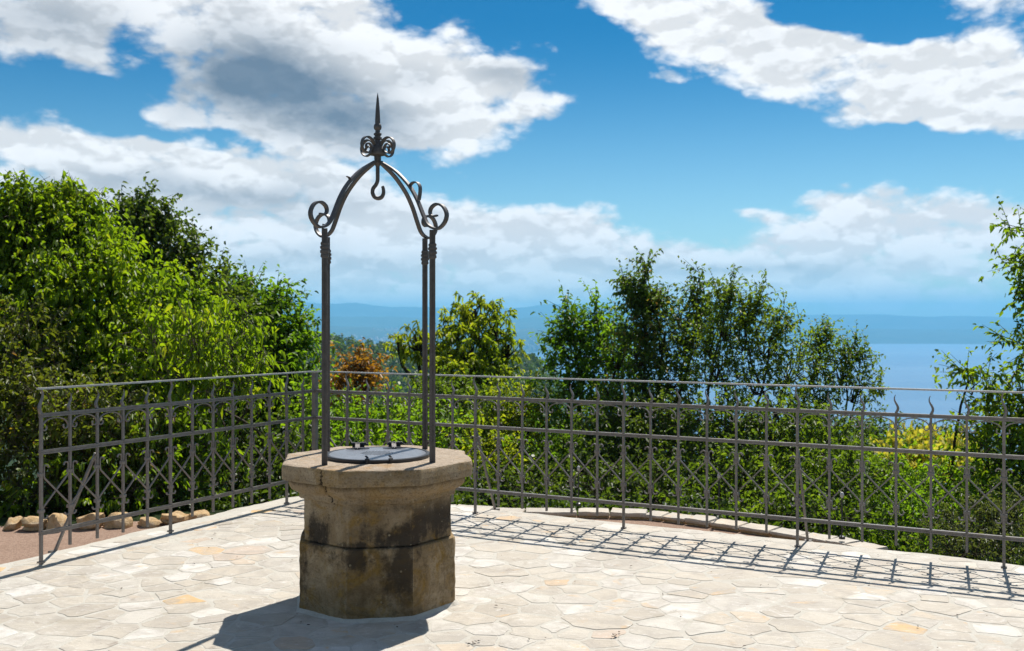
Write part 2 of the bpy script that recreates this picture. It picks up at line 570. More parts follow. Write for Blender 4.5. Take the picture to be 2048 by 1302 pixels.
    cr = t.math('ABSOLUTE', t.math('SUBTRACT', t.math('ADD', th, t.math('MULTIPLY', t.math('SUBTRACT', wig, 0.5), 0.16)), -2.185))
    crack = t.math('MULTIPLY', t.maprange(cr, 0.013, 0.004), t.maprange(sep.outputs[2], 0.585, 0.60))
    c = t.mix(t.math('MULTIPLY', crack, 0.9), c, (0.02, 0.015, 0.011))
    # pale lichen spots and fine pits
    vor = t.n('ShaderNodeTexVoronoi')
    t.put(vor.inputs['Vector'], obj)
    vor.inputs['Scale'].default_value = 26
    spot = t.math('MULTIPLY', t.maprange(vor.outputs['Distance'], 0.20, 0.12), t.maprange(mid, 0.50, 0.60))
    c = t.mix(t.math('MULTIPLY', spot, 0.75), c, (0.46, 0.38, 0.24))
    c = t.mix(t.maprange(grain, 0.52, 0.75, 0, 0.7), c, (0.09, 0.062, 0.035))
    low = t.math('LESS_THAN', sep.outputs[2], 0.3702)
    grime = t.noise(t.vmath('ADD', obj, (7, 7, 3)), 9, 8, 0.75, 0.6)
    c = t.mix(t.math('MULTIPLY', low, t.maprange(grime, 0.40, 0.68, 0.05, 0.60)), c, (0.100, 0.062, 0.020))
    c = t.mix(t.math('MULTIPLY', t.math('SUBTRACT', 1.0, low), t.maprange(grime, 0.55, 0.72, 0.0, 0.5)), c, (0.13, 0.095, 0.06))
    # upper face of the cap: worn stone, painted paler for the sun on it too
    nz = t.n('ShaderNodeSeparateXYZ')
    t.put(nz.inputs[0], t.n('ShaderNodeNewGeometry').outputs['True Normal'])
    worn_sunlit = t.math('MULTIPLY', t.maprange(nz.outputs[2], 0.75, 0.95), t.maprange(sep.outputs[2], 0.70, 0.76))
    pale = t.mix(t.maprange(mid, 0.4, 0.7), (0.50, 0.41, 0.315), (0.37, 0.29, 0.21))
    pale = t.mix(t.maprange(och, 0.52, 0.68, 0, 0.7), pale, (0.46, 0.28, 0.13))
    c = t.mix(t.math('MULTIPLY', worn_sunlit, 0.85), c, pale)
    h = t.math('ADD', t.math('MULTIPLY', mid, 0.8), t.math('MULTIPLY', grain, 0.6))
    h = t.math('SUBTRACT', h, t.math('MULTIPLY', crack, 0.8))
    principled(t, c, 0.9, 0.2, normal=bump(t, h, 0.024, 1.0))
    return m


def iron_mat(name, col, rough=0.42, spec=0.5):
    m, t = material(name)
    pos = t.n('ShaderNodeTexCoord').outputs['Object']
    n = t.noise(pos, 30, 5, 0.65)
    f = t.noise(pos, 160, 3, 0.6)
    dark = tuple(k * 0.72 for k in col)
    c = t.mix(t.maprange(n, 0.35, 0.7), col, dark)
    r = t.maprange(f, 0.3, 0.7, rough - 0.08, rough + 0.12)
    wp = t.n('ShaderNodeNewGeometry').outputs['Position']
    ru = t.noise(wp, 11, 7, 0.72, 0.4)
    c = t.mix(t.maprange(ru, 0.58, 0.74, 0.0, 0.55), c, (0.115, 0.066, 0.038))
    dust = t.noise(wp, 4, 5, 0.65)
    c = t.mix(t.maprange(dust, 0.5, 0.75, 0.0, 0.35), c, tuple(min(1, k * 1.5 + 0.03) for k in col))
    principled(t, c, r, spec, 0.25, normal=bump(t, f, 0.0015, 0.35))
    return m


def leaf_mat(name, stops, trans=0.45, rough=0.45, tcol=1.0):
    m, t = material(name)
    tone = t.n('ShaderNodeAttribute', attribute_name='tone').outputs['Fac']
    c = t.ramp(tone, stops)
    b = t.n('ShaderNodeBsdfPrincipled')
    t.put(b.inputs['Base Color'], c)
    b.inputs['Roughness'].default_value = rough
    b.inputs['Specular IOR Level'].default_value = 0.35
    tr = t.n('ShaderNodeBsdfTranslucent')
    warm = t.mix(1.0, c, (1.42 * tcol, 1.48 * tcol, 0.42 * tcol), 'MULTIPLY')
    t.put(tr.inputs['Color'], warm)
    mx = t.n('ShaderNodeMixShader')
    mx.inputs[0].default_value = trans
    t.put(mx.inputs[1], b.outputs[0])
    t.put(mx.inputs[2], tr.outputs[0])
    o = t.n('ShaderNodeOutputMaterial')
    t.put(o.inputs['Surface'], mx.outputs[0])
    return m


def bark_mat(name, a, b):
    m, t = material(name)
    obj = t.n('ShaderNodeTexCoord').outputs['Object']
    n = t.noise(t.mapping(obj, scale=(1, 1, 0.3)), 18, 6, 0.7)
    c = t.ramp(n, [(0.3, a), (0.7, b)])
    principled(t, c, 0.9, 0.15, normal=bump(t, n, 0.02, 0.7))
    return m


def water_mat():
    m, t = material('sea_water')
    pos = t.n('ShaderNodeNewGeometry').outputs['Position']
    h = t.noise(pos, 0.02, 6, 0.65)
    big = t.noise(t.mapping(pos, scale=(0.25, 1, 1)), 0.0011, 4, 0.6)
    c = t.mix(t.maprange(big, 0.35, 0.65), (0.030, 0.11, 0.22), (0.045, 0.14, 0.26))
    principled(t, c, t.maprange(big, 0.3, 0.7, 0.34, 0.46), 0.25, normal=bump(t, h, 3.0, 0.35))
    return m


def hill_mat(name, a, b, sc):
    m, t = material(name)
    pos = t.n('ShaderNodeNewGeometry').outputs['Position']
    n = t.noise(pos, sc, 8, 0.7)
    c = t.ramp(n, [(0.35, a), (0.65, b)])
    principled(t, c, 0.95, 0.1)
    return m


MAT = dict(
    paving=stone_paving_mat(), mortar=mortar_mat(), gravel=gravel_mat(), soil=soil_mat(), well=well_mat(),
    iron=iron_mat('dark_wrought_iron', (0.088, 0.078, 0.073), 0.45),
    fence=iron_mat('painted_grey_iron', (0.20, 0.178, 0.162), 0.38, 0.5),
    rail_top=iron_mat('sunlit_grey_handrail', (0.46, 0.44, 0.42), 0.30, 0.5),  # base grey raised to carry the sunlit glare on the handrail
    lid=iron_mat('grey_blue_lid_plate', (0.17, 0.185, 0.21), 0.36, 0.5),
    lid_dark=iron_mat('black_lid_fitting', (0.028, 0.029, 0.033), 0.42, 0.5),
    bright=leaf_mat('bright_green_leaf', [(0.0, (0.067, 0.113, 0.011)), (0.4, (0.132, 0.210, 0.015)), (0.8, (0.215, 0.301, 0.018)), (1.0, (0.287, 0.309, 0.024))], 0.62),
    fresh=leaf_mat('fresh_green_leaf', [(0.0, (0.067, 0.128, 0.015)), (0.5, (0.118, 0.219, 0.018)), (1.0, (0.193, 0.301, 0.022))], 0.62),
    mid=leaf_mat('mid_green_leaf', [(0.0, (0.060, 0.100, 0.016)), (0.5, (0.112, 0.176, 0.023)), (1.0, (0.210, 0.269, 0.033))], 0.56),
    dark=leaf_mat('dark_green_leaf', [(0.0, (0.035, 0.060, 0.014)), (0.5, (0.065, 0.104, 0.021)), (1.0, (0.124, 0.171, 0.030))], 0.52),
    ruddy=leaf_mat('red_tipped_green_leaf', [(0.0, (0.051, 0.093, 0.023)), (0.6, (0.093, 0.154, 0.032)), (0.85, (0.162, 0.186, 0.042)), (1.0, (0.278, 0.139, 0.051))], 0.58),
    yellow=leaf_mat('yellow_green_leaf', [(0.0, (0.095, 0.150, 0.013)), (0.5, (0.190, 0.255, 0.018)), (1.0, (0.330, 0.350, 0.035))], 0.60),
    olive=leaf_mat('olive_brown_leaf', [(0.0, (0.060, 0.063, 0.018)), (0.5, (0.112, 0.135, 0.024)), (0.85, (0.150, 0.195, 0.027)), (1.0, (0.225, 0.128, 0.045))], 0.50),
    autumn=leaf_mat('rust_orange_leaf', [(0.0, (0.20, 0.085, 0.020)), (0.5, (0.36, 0.165, 0.035)), (1.0, (0.46, 0.26, 0.05))], 0.5, 0.45, 0.8),
    blossom=leaf_mat('yellow_blossom', [(0.0, (0.55, 0.45, 0.06)), (0.6, (0.74, 0.63, 0.12)), (1.0, (0.80, 0.72, 0.22))], 0.45, 0.6, 0.62),
    silver=leaf_mat('grey_green_leaf', [(0.0, (0.059, 0.078, 0.031)), (0.5, (0.098, 0.119, 0.050)), (1.0, (0.147, 0.168, 0.077))], 0.40),
    bark=bark_mat('brown_bark', (0.030, 0.022, 0.015), (0.075, 0.058, 0.042)),
    bark_pale=bark_mat('grey_twigs', (0.070, 0.055, 0.040), (0.160, 0.130, 0.100)),
    boulder=None, sea=water_mat(),
    far=hill_mat('far_wooded_hills', (0.030, 0.050, 0.022), (0.075, 0.085, 0.045), 0.004),
    mount=hill_mat('mountain_slopes', (0.040, 0.050, 0.035), (0.085, 0.085, 0.065), 0.002),
)


def boulder_mat():
    m, t = material('tan_rock')
    obj = t.n('ShaderNodeTexCoord').outputs['Object']
    n = t.noise(obj, 7, 7, 0.7, 0.5)
    f = t.noise(obj, 45, 5, 0.7)
    c = t.ramp(n, [(0.3, (0.32, 0.19, 0.08)), (0.5, (0.52, 0.36, 0.19)), (0.7, (0.60, 0.50, 0.36))])
    c = t.mix(t.maprange(f, 0.5, 0.75, 0, 0.6), c, (0.18, 0.12, 0.07))
    principled(t, c, 0.9, 0.2, normal=bump(t, f, 0.02, 0.8))
    return m


MAT['boulder'] = boulder_mat()


# ------------------------------------------------------------------ the lie of the land
TERRACE = [(-4.9, 3.4), (-3.22, 6.40), (-2.00, 8.72), (-1.62, 8.95), (2.456, 6.80), (3.24, 6.33), (7.4, 3.3), (7.4, -4.0), (-7.0, -4.0), (-7.0, -0.2)]
FLAT = [(-8.0, 8.6), (-4.4, 8.6), (-3.4, 8.5), (-2.5, 8.85), (-1.7, 9.15), (-0.6, 8.95), (0.3, 8.75), (1.1, 8.72), (1.7, 8.28), (2.35, 7.62), (2.8, 6.95), (3.3, 6.50), (7.6, 3.2), (12.0, -1.0), (30.0, -16.0)]


def interp(x, tab):
    if x <= tab[0][0]:
        return tab[0][1]
    for (a, fa), (b, fb) in zip(tab, tab[1:]):
        if x <= b:
            return fa + (fb - fa) * (x - a) / (b - a)
    return tab[-1][1]


def sstep(a, b, x):
    k = min(1.0, max(0.0, (x - a) / (b - a)))
    return k * k * (3 - 2 * k)


RIDGE = [(-0.60, -2), (-0.40, -4), (-0.22, -8), (-0.18, -11), (-0.14, -18), (-0.10, -25), (0.0, -24), (0.02, -34), (0.04, -45), (0.10, -75)]


def ground_z(x, y):
    edge = interp(x, FLAT)
    s = (y - edge) * 0.85
    if s <= 0:
        return -0.115 if y > -6 else -0.115 + 0.10 * (-6 - y)
    r, az = hypot(x, y), atan2(x, y)
    near = -0.115 - 0.55 * s / (1 + 0.035 * s)
    left = interp(r, [(0, 0), (40, -10), (150, -38), (400, -70), (800, interp(az, RIDGE)), (1100, interp(az, RIDGE) - 70), (2500, -262), (5000, -275)])
    right = interp(r, [(0, 0), (40, -12), (150, -48), (400, -105), (900, -195), (1700, -262), (5000, -275)])
    k = sstep(0.03, 0.16, az)
    far = left * (1 - k) + right * k
    q = sstep(25, 60, r)
    wob = mnoise.noise(Vector((x * 0.01, y * 0.01, 3))) * min(8.0, r * 0.012)
    z = near * (1 - q) + (far + wob) * q
    b = sstep(1.35, 1.9, abs(az))      # behind the terrace the land rises
    return z * (1 - b) + b * (-0.115 + 0.08 * max(0.0, s))


def build_terrain():
    rs = [0.0] + [0.4 * k for k in range(1, 30)] + list(np.geomspace(12.4, 3600, 70))
    na = 220
    vs, fs = [], []
    cx, cy = 0.0, 3.0
    for r in rs:
        for j in range(na):
            a = 2 * pi * j / na
            x, y = cx + r * sin(a), cy + r * cos(a)
            vs.append((x, y, ground_z(x, y)))
    for i in range(len(rs) - 1):
        for j in range(na):
            q = (j + 1) % na
            fs.append((na * i + j, na * (i + 1) + j, na * (i + 1) + q, na * i + q))
    fs = [f if i >= na else f for i, f in enumerate(fs)]
    me = mesh_np('ground', vs, faces4=fs, smooth=True)
    tag(link('ground', me, MAT['soil']), kind='structure')


build_terrain()

SEA_Z = -250.0


def build_sea_and_mountains():
    n = 40
    R = 19500.0
    vs = [(0, 0, SEA_Z)]
    fs3 = []
    for j in range(96):
        a = 2 * pi * j / 96
        vs.append((R * sin(a), R * cos(a), SEA_Z))
    for j in range(96):
        fs3.append((0, 1 + (j + 1) % 96, 1 + j))
    tag(link('sea', mesh_np('sea', vs, faces3=fs3), MAT['sea']), kind='structure')

    def range_mesh(name, mat, r0, r1, crest, az0, az1, seed, amp, na=240, nr=26):
        """a range of hills: crest(az) is the height of its ridge line above the sea"""
        vs, fs = [], []
        for i in range(nr):
            v = i / (nr - 1)
            r = r0 + (r1 - r0) * v
            prof = sstep(0, 0.72, v) if v < 0.72 else 1 - sstep(0.72, 1.0, v) * 0.9
            for j in range(na):
                a = az0 + (az1 - az0) * j / (na - 1)
                ends = sstep(0, 0.05, j / (na - 1)) * sstep(0, 0.05, 1 - j / (na - 1))
                p = Vector((sin(a) * r * 0.0004, cos(a) * r * 0.0004, seed))
                f = mnoise.fractal(p, 0.9, 2.1, 6)
                h = crest(a) * prof * (1 + amp * f) * ends + 40 * f * sstep(0.0, 0.15, v)
                wob = 700 * mnoise.noise(Vector((a * 6, seed, 1.5))) * (1 - v)
                vs.append((sin(a) * (r + wob), cos(a) * (r + wob), SEA_Z - 6 + max(0.0, h)))
        for i in range(nr - 1):
            for j in range(na - 1):
                fs.append((na * i + j, na * i + j + 1, na * (i + 1) + j + 1, na * (i + 1) + j))
        tag(link(name, mesh_np(name, vs, faces4=fs, smooth=True), mat), kind='structure')

    def ridge_px(tab, Z):
        tab = [((px - 1024) / F, SEA_Z * -1 + CAM_H + (640 - py) / F * Z) for px, py in tab]
        return lambda a: interp(tan(max(-1.3, min(1.3, a))), tab)
    # low coast with the town, the middle hills, the mountains behind
    range_mesh('coast', MAT['far'], 7600, 11500, ridge_px([(-1500, 640), (500, 648), (620, 650), (760, 656), (900, 662), (1000, 664), (1060, 655), (1110, 664), (1250, 676), (1400, 683), (1700, 690), (2200, 690)], 10400), -0.95, 0.20, 2.2, 0.25)
    range_mesh('far_hills', MAT['far'], 10300, 14500, ridge_px([(-1500, 620), (550, 628), (700, 640), (820, 636), (950, 642), (1100, 628), (1250, 640), (1400, 648), (1600, 652), (2200, 660)], 13300), -0.95, 0.75, 5.7, 0.2)
    range_mesh('mountains', MAT['mount'], 13500, 18800, ridge_px([(-1500, 590), (400, 606), (590, 602), (700, 606), (780, 614), (850, 610), (940, 614), (1030, 612), (1090, 606), (1180, 614), (1260, 612), (1400, 620), (1560, 622), (1700, 628), (1900, 634), (2100, 637), (3200, 640)], 17300), -1.0, 1.0, 9.1, 0.10)
    # pale houses of the town on the far coast, too far to pick out
    mb_v, mb_f = [], []
    for k in range(420):
        px = random.gauss(770, 90) if k % 3 else random.uniform(580, 1130)
        r = random.uniform(7900, 9900)
        a = atan2(px - 1024, F)
        base = SEA_Z + 10 + (r - 7700) * 0.062
        s, h = random.uniform(14, 34), random.uniform(22, 44)
        cx, cy = sin(a) * r, cos(a) * r
        o = len(mb_v)
        for (zz) in (base - 40, base + h):
            for (u, v) in ((-1, -1), (1, -1), (1, 1), (-1, 1)):
                mb_v.append((cx + u * s / 2, cy + v * s / 2, zz))
        mb_f += [(o + 3, o + 2, o + 1, o), (o + 4, o + 5, o + 6, o + 7)] + [(o + i, o + (i + 1) % 4, o + 4 + (i + 1) % 4, o + 4 + i) for i in range(4)]
    m, t = material('pale_house_walls')
    principled(t, (0.36, 0.33, 0.31), 0.9, 0.2)
    tag(link('town', mesh_np('town', mb_v, faces4=mb_f), m), 'pale houses of the coastal town across the hazy bay', 'town', kind='stuff')


build_sea_and_mountains()

# the air between here and the mountains
HAZE = 1.02e-4


def build_haze():
    m, t = material('haze_air')
    v = t.n('ShaderNodeVolumePrincipled')
    v.inputs['Color'].default_value = (0.23, 0.65, 0.97, 1)
    v.inputs['Density'].default_value = HAZE
    v.inputs['Anisotropy'].default_value = 0.0
    o = t.n('ShaderNodeOutputMaterial')
    t.put(o.inputs['Volume'], v.outputs[0])
    s, lo, hi = 20500.0, -290.0, 330.0
    vs = [(x, y, z) for z in (lo, hi) for (x, y) in ((-s, -s), (s, -s), (s, s), (-s, s))]
    fs = [(3, 2, 1, 0), (4, 5, 6, 7), (0, 1, 5, 4), (1, 2, 6, 5), (2, 3, 7, 6), (3, 0, 4, 7)]
    tag(link('haze', mesh_np('haze', vs, faces4=fs), m), kind='stuff')


build_haze()


# ------------------------------------------------------------------ the paved terrace
def clip_poly(poly, nx, ny, c):
    """keep the part of poly with nx*x + ny*y <= c"""
    out = []
    for i, p in enumerate(poly):
        q = poly[(i + 1) % len(poly)]
        dp, dq = nx * p[0] + ny * p[1] - c, nx * q[0] + ny * q[1] - c
        if dp <= 0:
            out.append(p)
        if (dp < 0) != (dq < 0) and dp != dq:
            k = dp / (dp - dq)
            out.append((p[0] + (q[0] - p[0]) * k, p[1] + (q[1] - p[1]) * k))
    return out


def area(poly):
    return 0.5 * sum(p[0] * q[1] - q[0] * p[1] for p, q in zip(poly, poly[1:] + poly[:1]))


def in_poly(x, y, poly):
    c = False
    for (x1, y1), (x2, y2) in zip(poly, poly[1:] + poly[:1]):
        if (y1 > y) != (y2 > y) and x < (x2 - x1) * (y - y1) / (y2 - y1) + x1:
            c = not c
    return c


WELL_C = Vector((-0.7475, 5.565, 0))
WELL_ROT = radians(9)


def build_terrace():
    root = empty('terrace', (0, 0, 0))
    tag(root, kind='structure')
    # mortar bed: a slab with a ragged outer edge
    edge = []
    for (a, b) in zip(TERRACE, TERRACE[1:] + TERRACE[:1]):
        L = hypot(b[0] - a[0], b[1] - a[1])
        k = max(1, int(L / 0.07))
        nx, ny = (b[1] - a[1]) / L, -(b[0] - a[0]) / L
        for i in range(k):
            u = i / k
            x, y = a[0] + (b[0] - a[0]) * u, a[1] + (b[1] - a[1]) * u
            w = 0.035 * mnoise.noise(Vector((x * 3.1, y * 3.1, 0))) + 0.02 * mnoise.noise(Vector((x * 11, y * 11, 4)))
            edge.append((x - nx * (w - 0.0) , y - ny * w))
    n = len(edge)
    vs = [(x, y, -0.0019) for x, y in edge] + [(x * 1.002, y * 1.002, -0.03) for x, y in edge] + [(x * 1.004, y * 1.004, -0.30) for x, y in edge]
    me = bpy.data.meshes.new('mortar_bed')
    fs = [tuple(range(n)) if area(edge) > 0 else tuple(reversed(range(n)))]
    for k in range(2):
        for i in range(n):
            j = (i + 1) % n
            fs.append((n * k + i, n * k + j, n * k + n + j, n * k + n + i))
    me.from_pydata(vs, [], fs)
    me.update()
    link('mortar_bed', me, MAT['mortar'], root)

    # irregular flagstones: a weighted Voronoi pattern
    R = random.Random(21)
    seeds = []
    cell = 0.5
    grid = {}

    def near(x, y, r):
        gx, gy = int(x // cell), int(y // cell)
        k = int(r // cell) + 1
        for i in range(gx - k, gx + k + 1):
            for j in range(gy - k, gy + k + 1):
                for s in grid.get((i, j), ()):
                    if s[0] != x or s[1] != y:
                        yield s
    for tries in range(46000):
        x, y = R.uniform(-7.3, 7.6), R.uniform(0.6, 9.4)
        rad = R.choice((0.09, 0.10, 0.12, 0.14, 0.165, 0.20, 0.235))
        if tries > 26000:
            rad = min(rad, 0.095)
        ok = True
        for s in near(x, y, 0.45):
            if hypot((s[0] - x) * 0.78, s[1] - y) < (s[2] + rad) * 0.56:
                ok = False
                break
        if ok:
            s = (x, y, rad)
            seeds.append(s)
            grid.setdefault((int(x // cell), int(y // cell)), []).append(s)
    poly_t = TERRACE if area(TERRACE) > 0 else TERRACE[::-1]
    stones = []
    for s in seeds:
        x, y, r = s
        if not in_poly(x, y, TERRACE):
            continue
        poly = [(x - 0.5, y - 0.5), (x + 0.5, y - 0.5), (x + 0.5, y + 0.5), (x - 0.5, y + 0.5)]
        for (x2, y2, r2) in near(x, y, 0.9):
            dx, dy = x2 - x, y2 - y
            d = hypot(dx, dy)
            if d > 0.9:
                continue
            k = (d * d + (r * r - r2 * r2) * 0.32) / (2 * d)
            k = max(0.012, min(d - 0.012, k))
            gap = 0.0040 + 0.0075 * abs(sin(37.1 * (x + x2) + 17.3 * (y + y2)))
            nx, ny = dx / d, dy / d
            poly = clip_poly(poly, nx, ny, nx * x + ny * y + k - gap)
            if len(poly) < 3:
                break
        if len(poly) < 3:
            continue
        for (a, b) in zip(poly_t, poly_t[1:] + poly_t[:1]):
            L = hypot(b[0] - a[0], b[1] - a[1])
            nx, ny = (b[1] - a[1]) / L, -(b[0] - a[0]) / L
            poly = clip_poly(poly, nx, ny, nx * a[0] + ny * a[1] + R.uniform(-0.03, 0.02))
            if len(poly) < 3:
                break
        if len(poly) < 3 or area(poly) < 0.0035:
            continue
        # merge short edges, chip the sharp corners
        q = []
        for p in poly:
            if not q or hypot(p[0] - q[-1][0], p[1] - q[-1][1]) > 0.022:
                q.append(p)
        if len(q) > 3 and hypot(q[0][0] - q[-1][0], q[0][1] - q[-1][1]) < 0.022:
            q.pop()
        if len(q) < 3:
            continue
        out = []
        for i, p in enumerate(q):
            a, b = q[i - 1], q[(i + 1) % len(q)]
            eL = hypot(b[0] - p[0], b[1] - p[1])
            k1 = min(0.26, 0.014 / max(1e-6, hypot(a[0] - p[0], a[1] - p[1])))
            k2 = min(0.26, 0.014 / max(1e-6, hypot(b[0] - p[0], b[1] - p[1])))
            k1 *= R.uniform(0.5, 1.1)
            k2 *= R.uniform(0.5, 1.1)
            out.append((p[0] + (a[0] - p[0]) * k1, p[1] + (a[1] - p[1]) * k1))
            out.append((p[0] + (b[0] - p[0]) * k2, p[1] + (b[1] - p[1]) * k2))
            if eL > 0.10:          # broken edges are never quite straight
                m_, w_ = R.uniform(0.38, 0.62), R.uniform(-0.010, 0.003)
                out.append((p[0] + (b[0] - p[0]) * m_ - (b[1] - p[1]) / eL * -w_, p[1] + (b[1] - p[1]) * m_ + (b[0] - p[0]) / eL * -w_))
        out = [(px + R.gauss(0, 0.003), py + R.gauss(0, 0.003)) for px, py in out]
        cx = sum(p[0] for p in out) / len(out)
        cy = sum(p[1] for p in out) / len(out)
        tone = R.random()
        tone = tone * 0.74 if R.random() < 0.94 else R.uniform(0.74, 1.0)
        top = R.gauss(0.0, 0.0007)
        tx, ty = R.gauss(0, 0.0035), R.gauss(0, 0.0035)
        # how large it shows
        Z = max(0.5, cy)
        px, py = 1024 + F * cx / Z, 640 + F * CAM_H / Z
        ar = area(out)
        vis = ar * CAM_H / Z ** 3 if (-60 < px < 2108 and py < 1330) else 0.0
        if hypot(cx - WELL_C.x, cy - WELL_C.y) < 0.28:
            continue
        stones.append((vis, cx, cy, out, tone, top, tx, ty))
    stones.sort(key=lambda s: -s[0])

    def stone_geo(s, absolute):
        _, cx, cy, out, tone, top, tx, ty = s
        n = len(out)
        vs = []
        for (ins, dz) in ((0.006, 0.0), (0.0, -0.0008), (-0.002, -0.02)):
            for (x, y) in out:
                dx, dy = x - cx, y - cy
                d = max(1e-6, hypot(dx, dy))
                k = (d - ins) / d
                X, Y = dx * k, dy * k
                z = top + dz + X * tx + Y * ty
                vs.append((X + (cx if absolute else 0), Y + (cy if absolute else 0), z))
        fs = [tuple(range(n))]
        for r in range(2):
            for i in range(n):
                j = (i + 1) % n
                fs.append((r * n + j, r * n + i, r * n + n + i, r * n + n + j))
        return vs, fs, tone
    nobj = min(300, sum(1 for s in stones if s[0] > 0))
    for s in stones[:nobj]:
        vs, fs, tone = stone_geo(s, False)
        me = bpy.data.meshes.new('paving_stone')
        me.from_pydata(vs, [], fs)
        at = me.attributes.new('tone', 'FLOAT', 'POINT')
        at.data.foreach_set('value', [tone] * len(vs))
        link('paving_stone', me, MAT['paving'], root, (s[1], s[2], 0))
    V, FC, T = [], [], []
    for s in stones[nobj:]:
        vs, fs, tone = stone_geo(s, True)
        o = len(V)
        V += vs
        FC += [tuple(i + o for i in f) for f in fs]
        T += [tone] * len(vs)
    me = bpy.data.meshes.new('small_paving_stones')
    me.from_pydata(V, [], FC)
    at = me.attributes.new('tone', 'FLOAT', 'POINT')
    at.data.foreach_set('value', T)
    tag(link('small_paving_stones', me, MAT['paving'], root), kind='stuff')
    print('paving stones', len(stones), 'in view', sum(1 for s in stones if s[0] > 0))


build_terrace()


# ------------------------------------------------------------------ gravel beds and their edging
def build_gravel():
    def sheet(name, outline, z):
        me = bpy.data.meshes.new(name)
        if area(outline) < 0:
            outline = outline[::-1]
        me.from_pydata([(x, y, z) for x, y in outline], [], [tuple(range(len(outline)))])
        me.update()
        tag(link(name, me, MAT['gravel']), kind='structure')
    sheet('gravel_path', [(-7.9, 2.5), (-4.6, 3.2), (-2.9, 6.6), (-1.9, 8.4), (-2.1, 8.75), (-2.8, 8.3), (-3.6, 8.0), (-4.6, 8.0), (-7.9, 8.0)], -0.100)
    sheet('gravel_bed', [(-0.7, 8.3), (0.3, 7.6), (2.3, 6.6), (2.9, 6.6), (2.62, 7.02), (2.2, 7.55), (1.6, 8.05), (1.07, 8.42), (0.3, 8.48), (-0.4, 8.52)], -0.102)


build_gravel()


def build_kerb():
    """low curved wall of rough coping stones beyond the railing"""
    root = empty('curved_kerb_wall', (1.07, 8.45, -0.1))
    tag(root, 'low curved kerb wall of rough pale coping stones below the long railing', 'kerb wall')
    line = [(-0.75, 8.64), (-0.35, 8.52), (0.03, 8.43), (0.55, 8.42), (1.07, 8.36), (1.36, 8.20), (1.62, 8.00), (1.92, 7.76), (2.20, 7.50), (2.42, 7.25), (2.60, 6.98)]
    pts = []
    for i in range(len(line) - 1):
        for k in range(6):
            u = k / 6
            p0 = Vector(line[max(0, i - 1)])
            p1, p2 = Vector(line[i]), Vector(line[i + 1])
            p3 = Vector(line[min(len(line) - 1, i + 2)])
            pts.append(0.5 * ((2 * p1) + (p2 - p0) * u + (2 * p0 - 5 * p1 + 4 * p2 - p3) * u * u + (3 * p1 - p0 - 3 * p2 + p3) * u ** 3))
    R = random.Random(5)
    i = 0
    while i < len(pts) - 2:
        step = R.choice((3, 4, 4, 5))
        a, b = pts[i], pts[min(len(pts) - 1, i + step)]
        i += step
        d = (b - a)
        L = d.length - 0.012
        c = (a + b) / 2
        ang = atan2(d.y, d.x)
        for (name, w, z0, z1, off) in (('kerb_block', 0.15, -0.22, -0.080, 0.0), ('coping_stone', 0.20, -0.078, -0.050 + R.uniform(-0.006, 0.006), 0.0)):
            vs, fs = [], []
            nx, ny = 5, 3
            for k, z in enumerate((z0, (z0 + z1) / 2, z1)):
                for ix in range(nx):
                    for iy in range(ny):
                        u, v = ix / (nx - 1) - 0.5, iy / (ny - 1) - 0.5
                        rim = 0.010 if k != 1 else 0.0
                        X, Y = u * (L - rim), v * (w - rim)
                        jit = mnoise.noise_vector(Vector((c.x * 9 + X * 14, c.y * 9 + Y * 14, z * 25))) * 0.009
                        vs.append((X + jit.x * 0.5, Y + jit.y, z - c.y * 0 + jit.z * (0.7 if k == 2 else 0.2)))
            idx = lambda k, ix, iy: k * nx * ny + ix * ny + iy
            for ix in range(nx - 1):
                for iy in range(ny - 1):
                    fs.append((idx(2, ix, iy), idx(2, ix + 1, iy), idx(2, ix + 1, iy + 1), idx(2, ix, iy + 1)))
            for k in range(2):
                for ix in range(nx - 1):
                    fs.append((idx(k, ix, 0), idx(k, ix + 1, 0), idx(k + 1, ix + 1, 0), idx(k + 1, ix, 0)))
                    fs.append((idx(k, ix + 1, ny - 1), idx(k, ix, ny - 1), idx(k + 1, ix, ny - 1), idx(k + 1, ix + 1, ny - 1)))
                for iy in range(ny - 1):
                    fs.append((idx(k, 0, iy + 1), idx(k, 0, iy), idx(k + 1, 0, iy), idx(k + 1, 0, iy + 1)))
                    fs.append((idx(k, nx - 1, iy), idx(k, nx - 1, iy + 1), idx(k + 1, nx - 1, iy + 1), idx(k + 1, nx - 1, iy)))
            me = bpy.data.meshes.new(name)
            me.from_pydata(vs, [], fs)
            at = me.attributes.new('tone', 'FLOAT', 'POINT')
            tn = R.choice((0.15, 0.4, 0.7, 0.75, 0.83))
            at.data.foreach_set('value', [tn] * len(vs))
            me.update()
            link(name, me, MAT['paving'] if name == 'coping_stone' else MAT['boulder'], root, (c.x - 1.07, c.y - 8.45, 0.1), ang)


build_kerb()


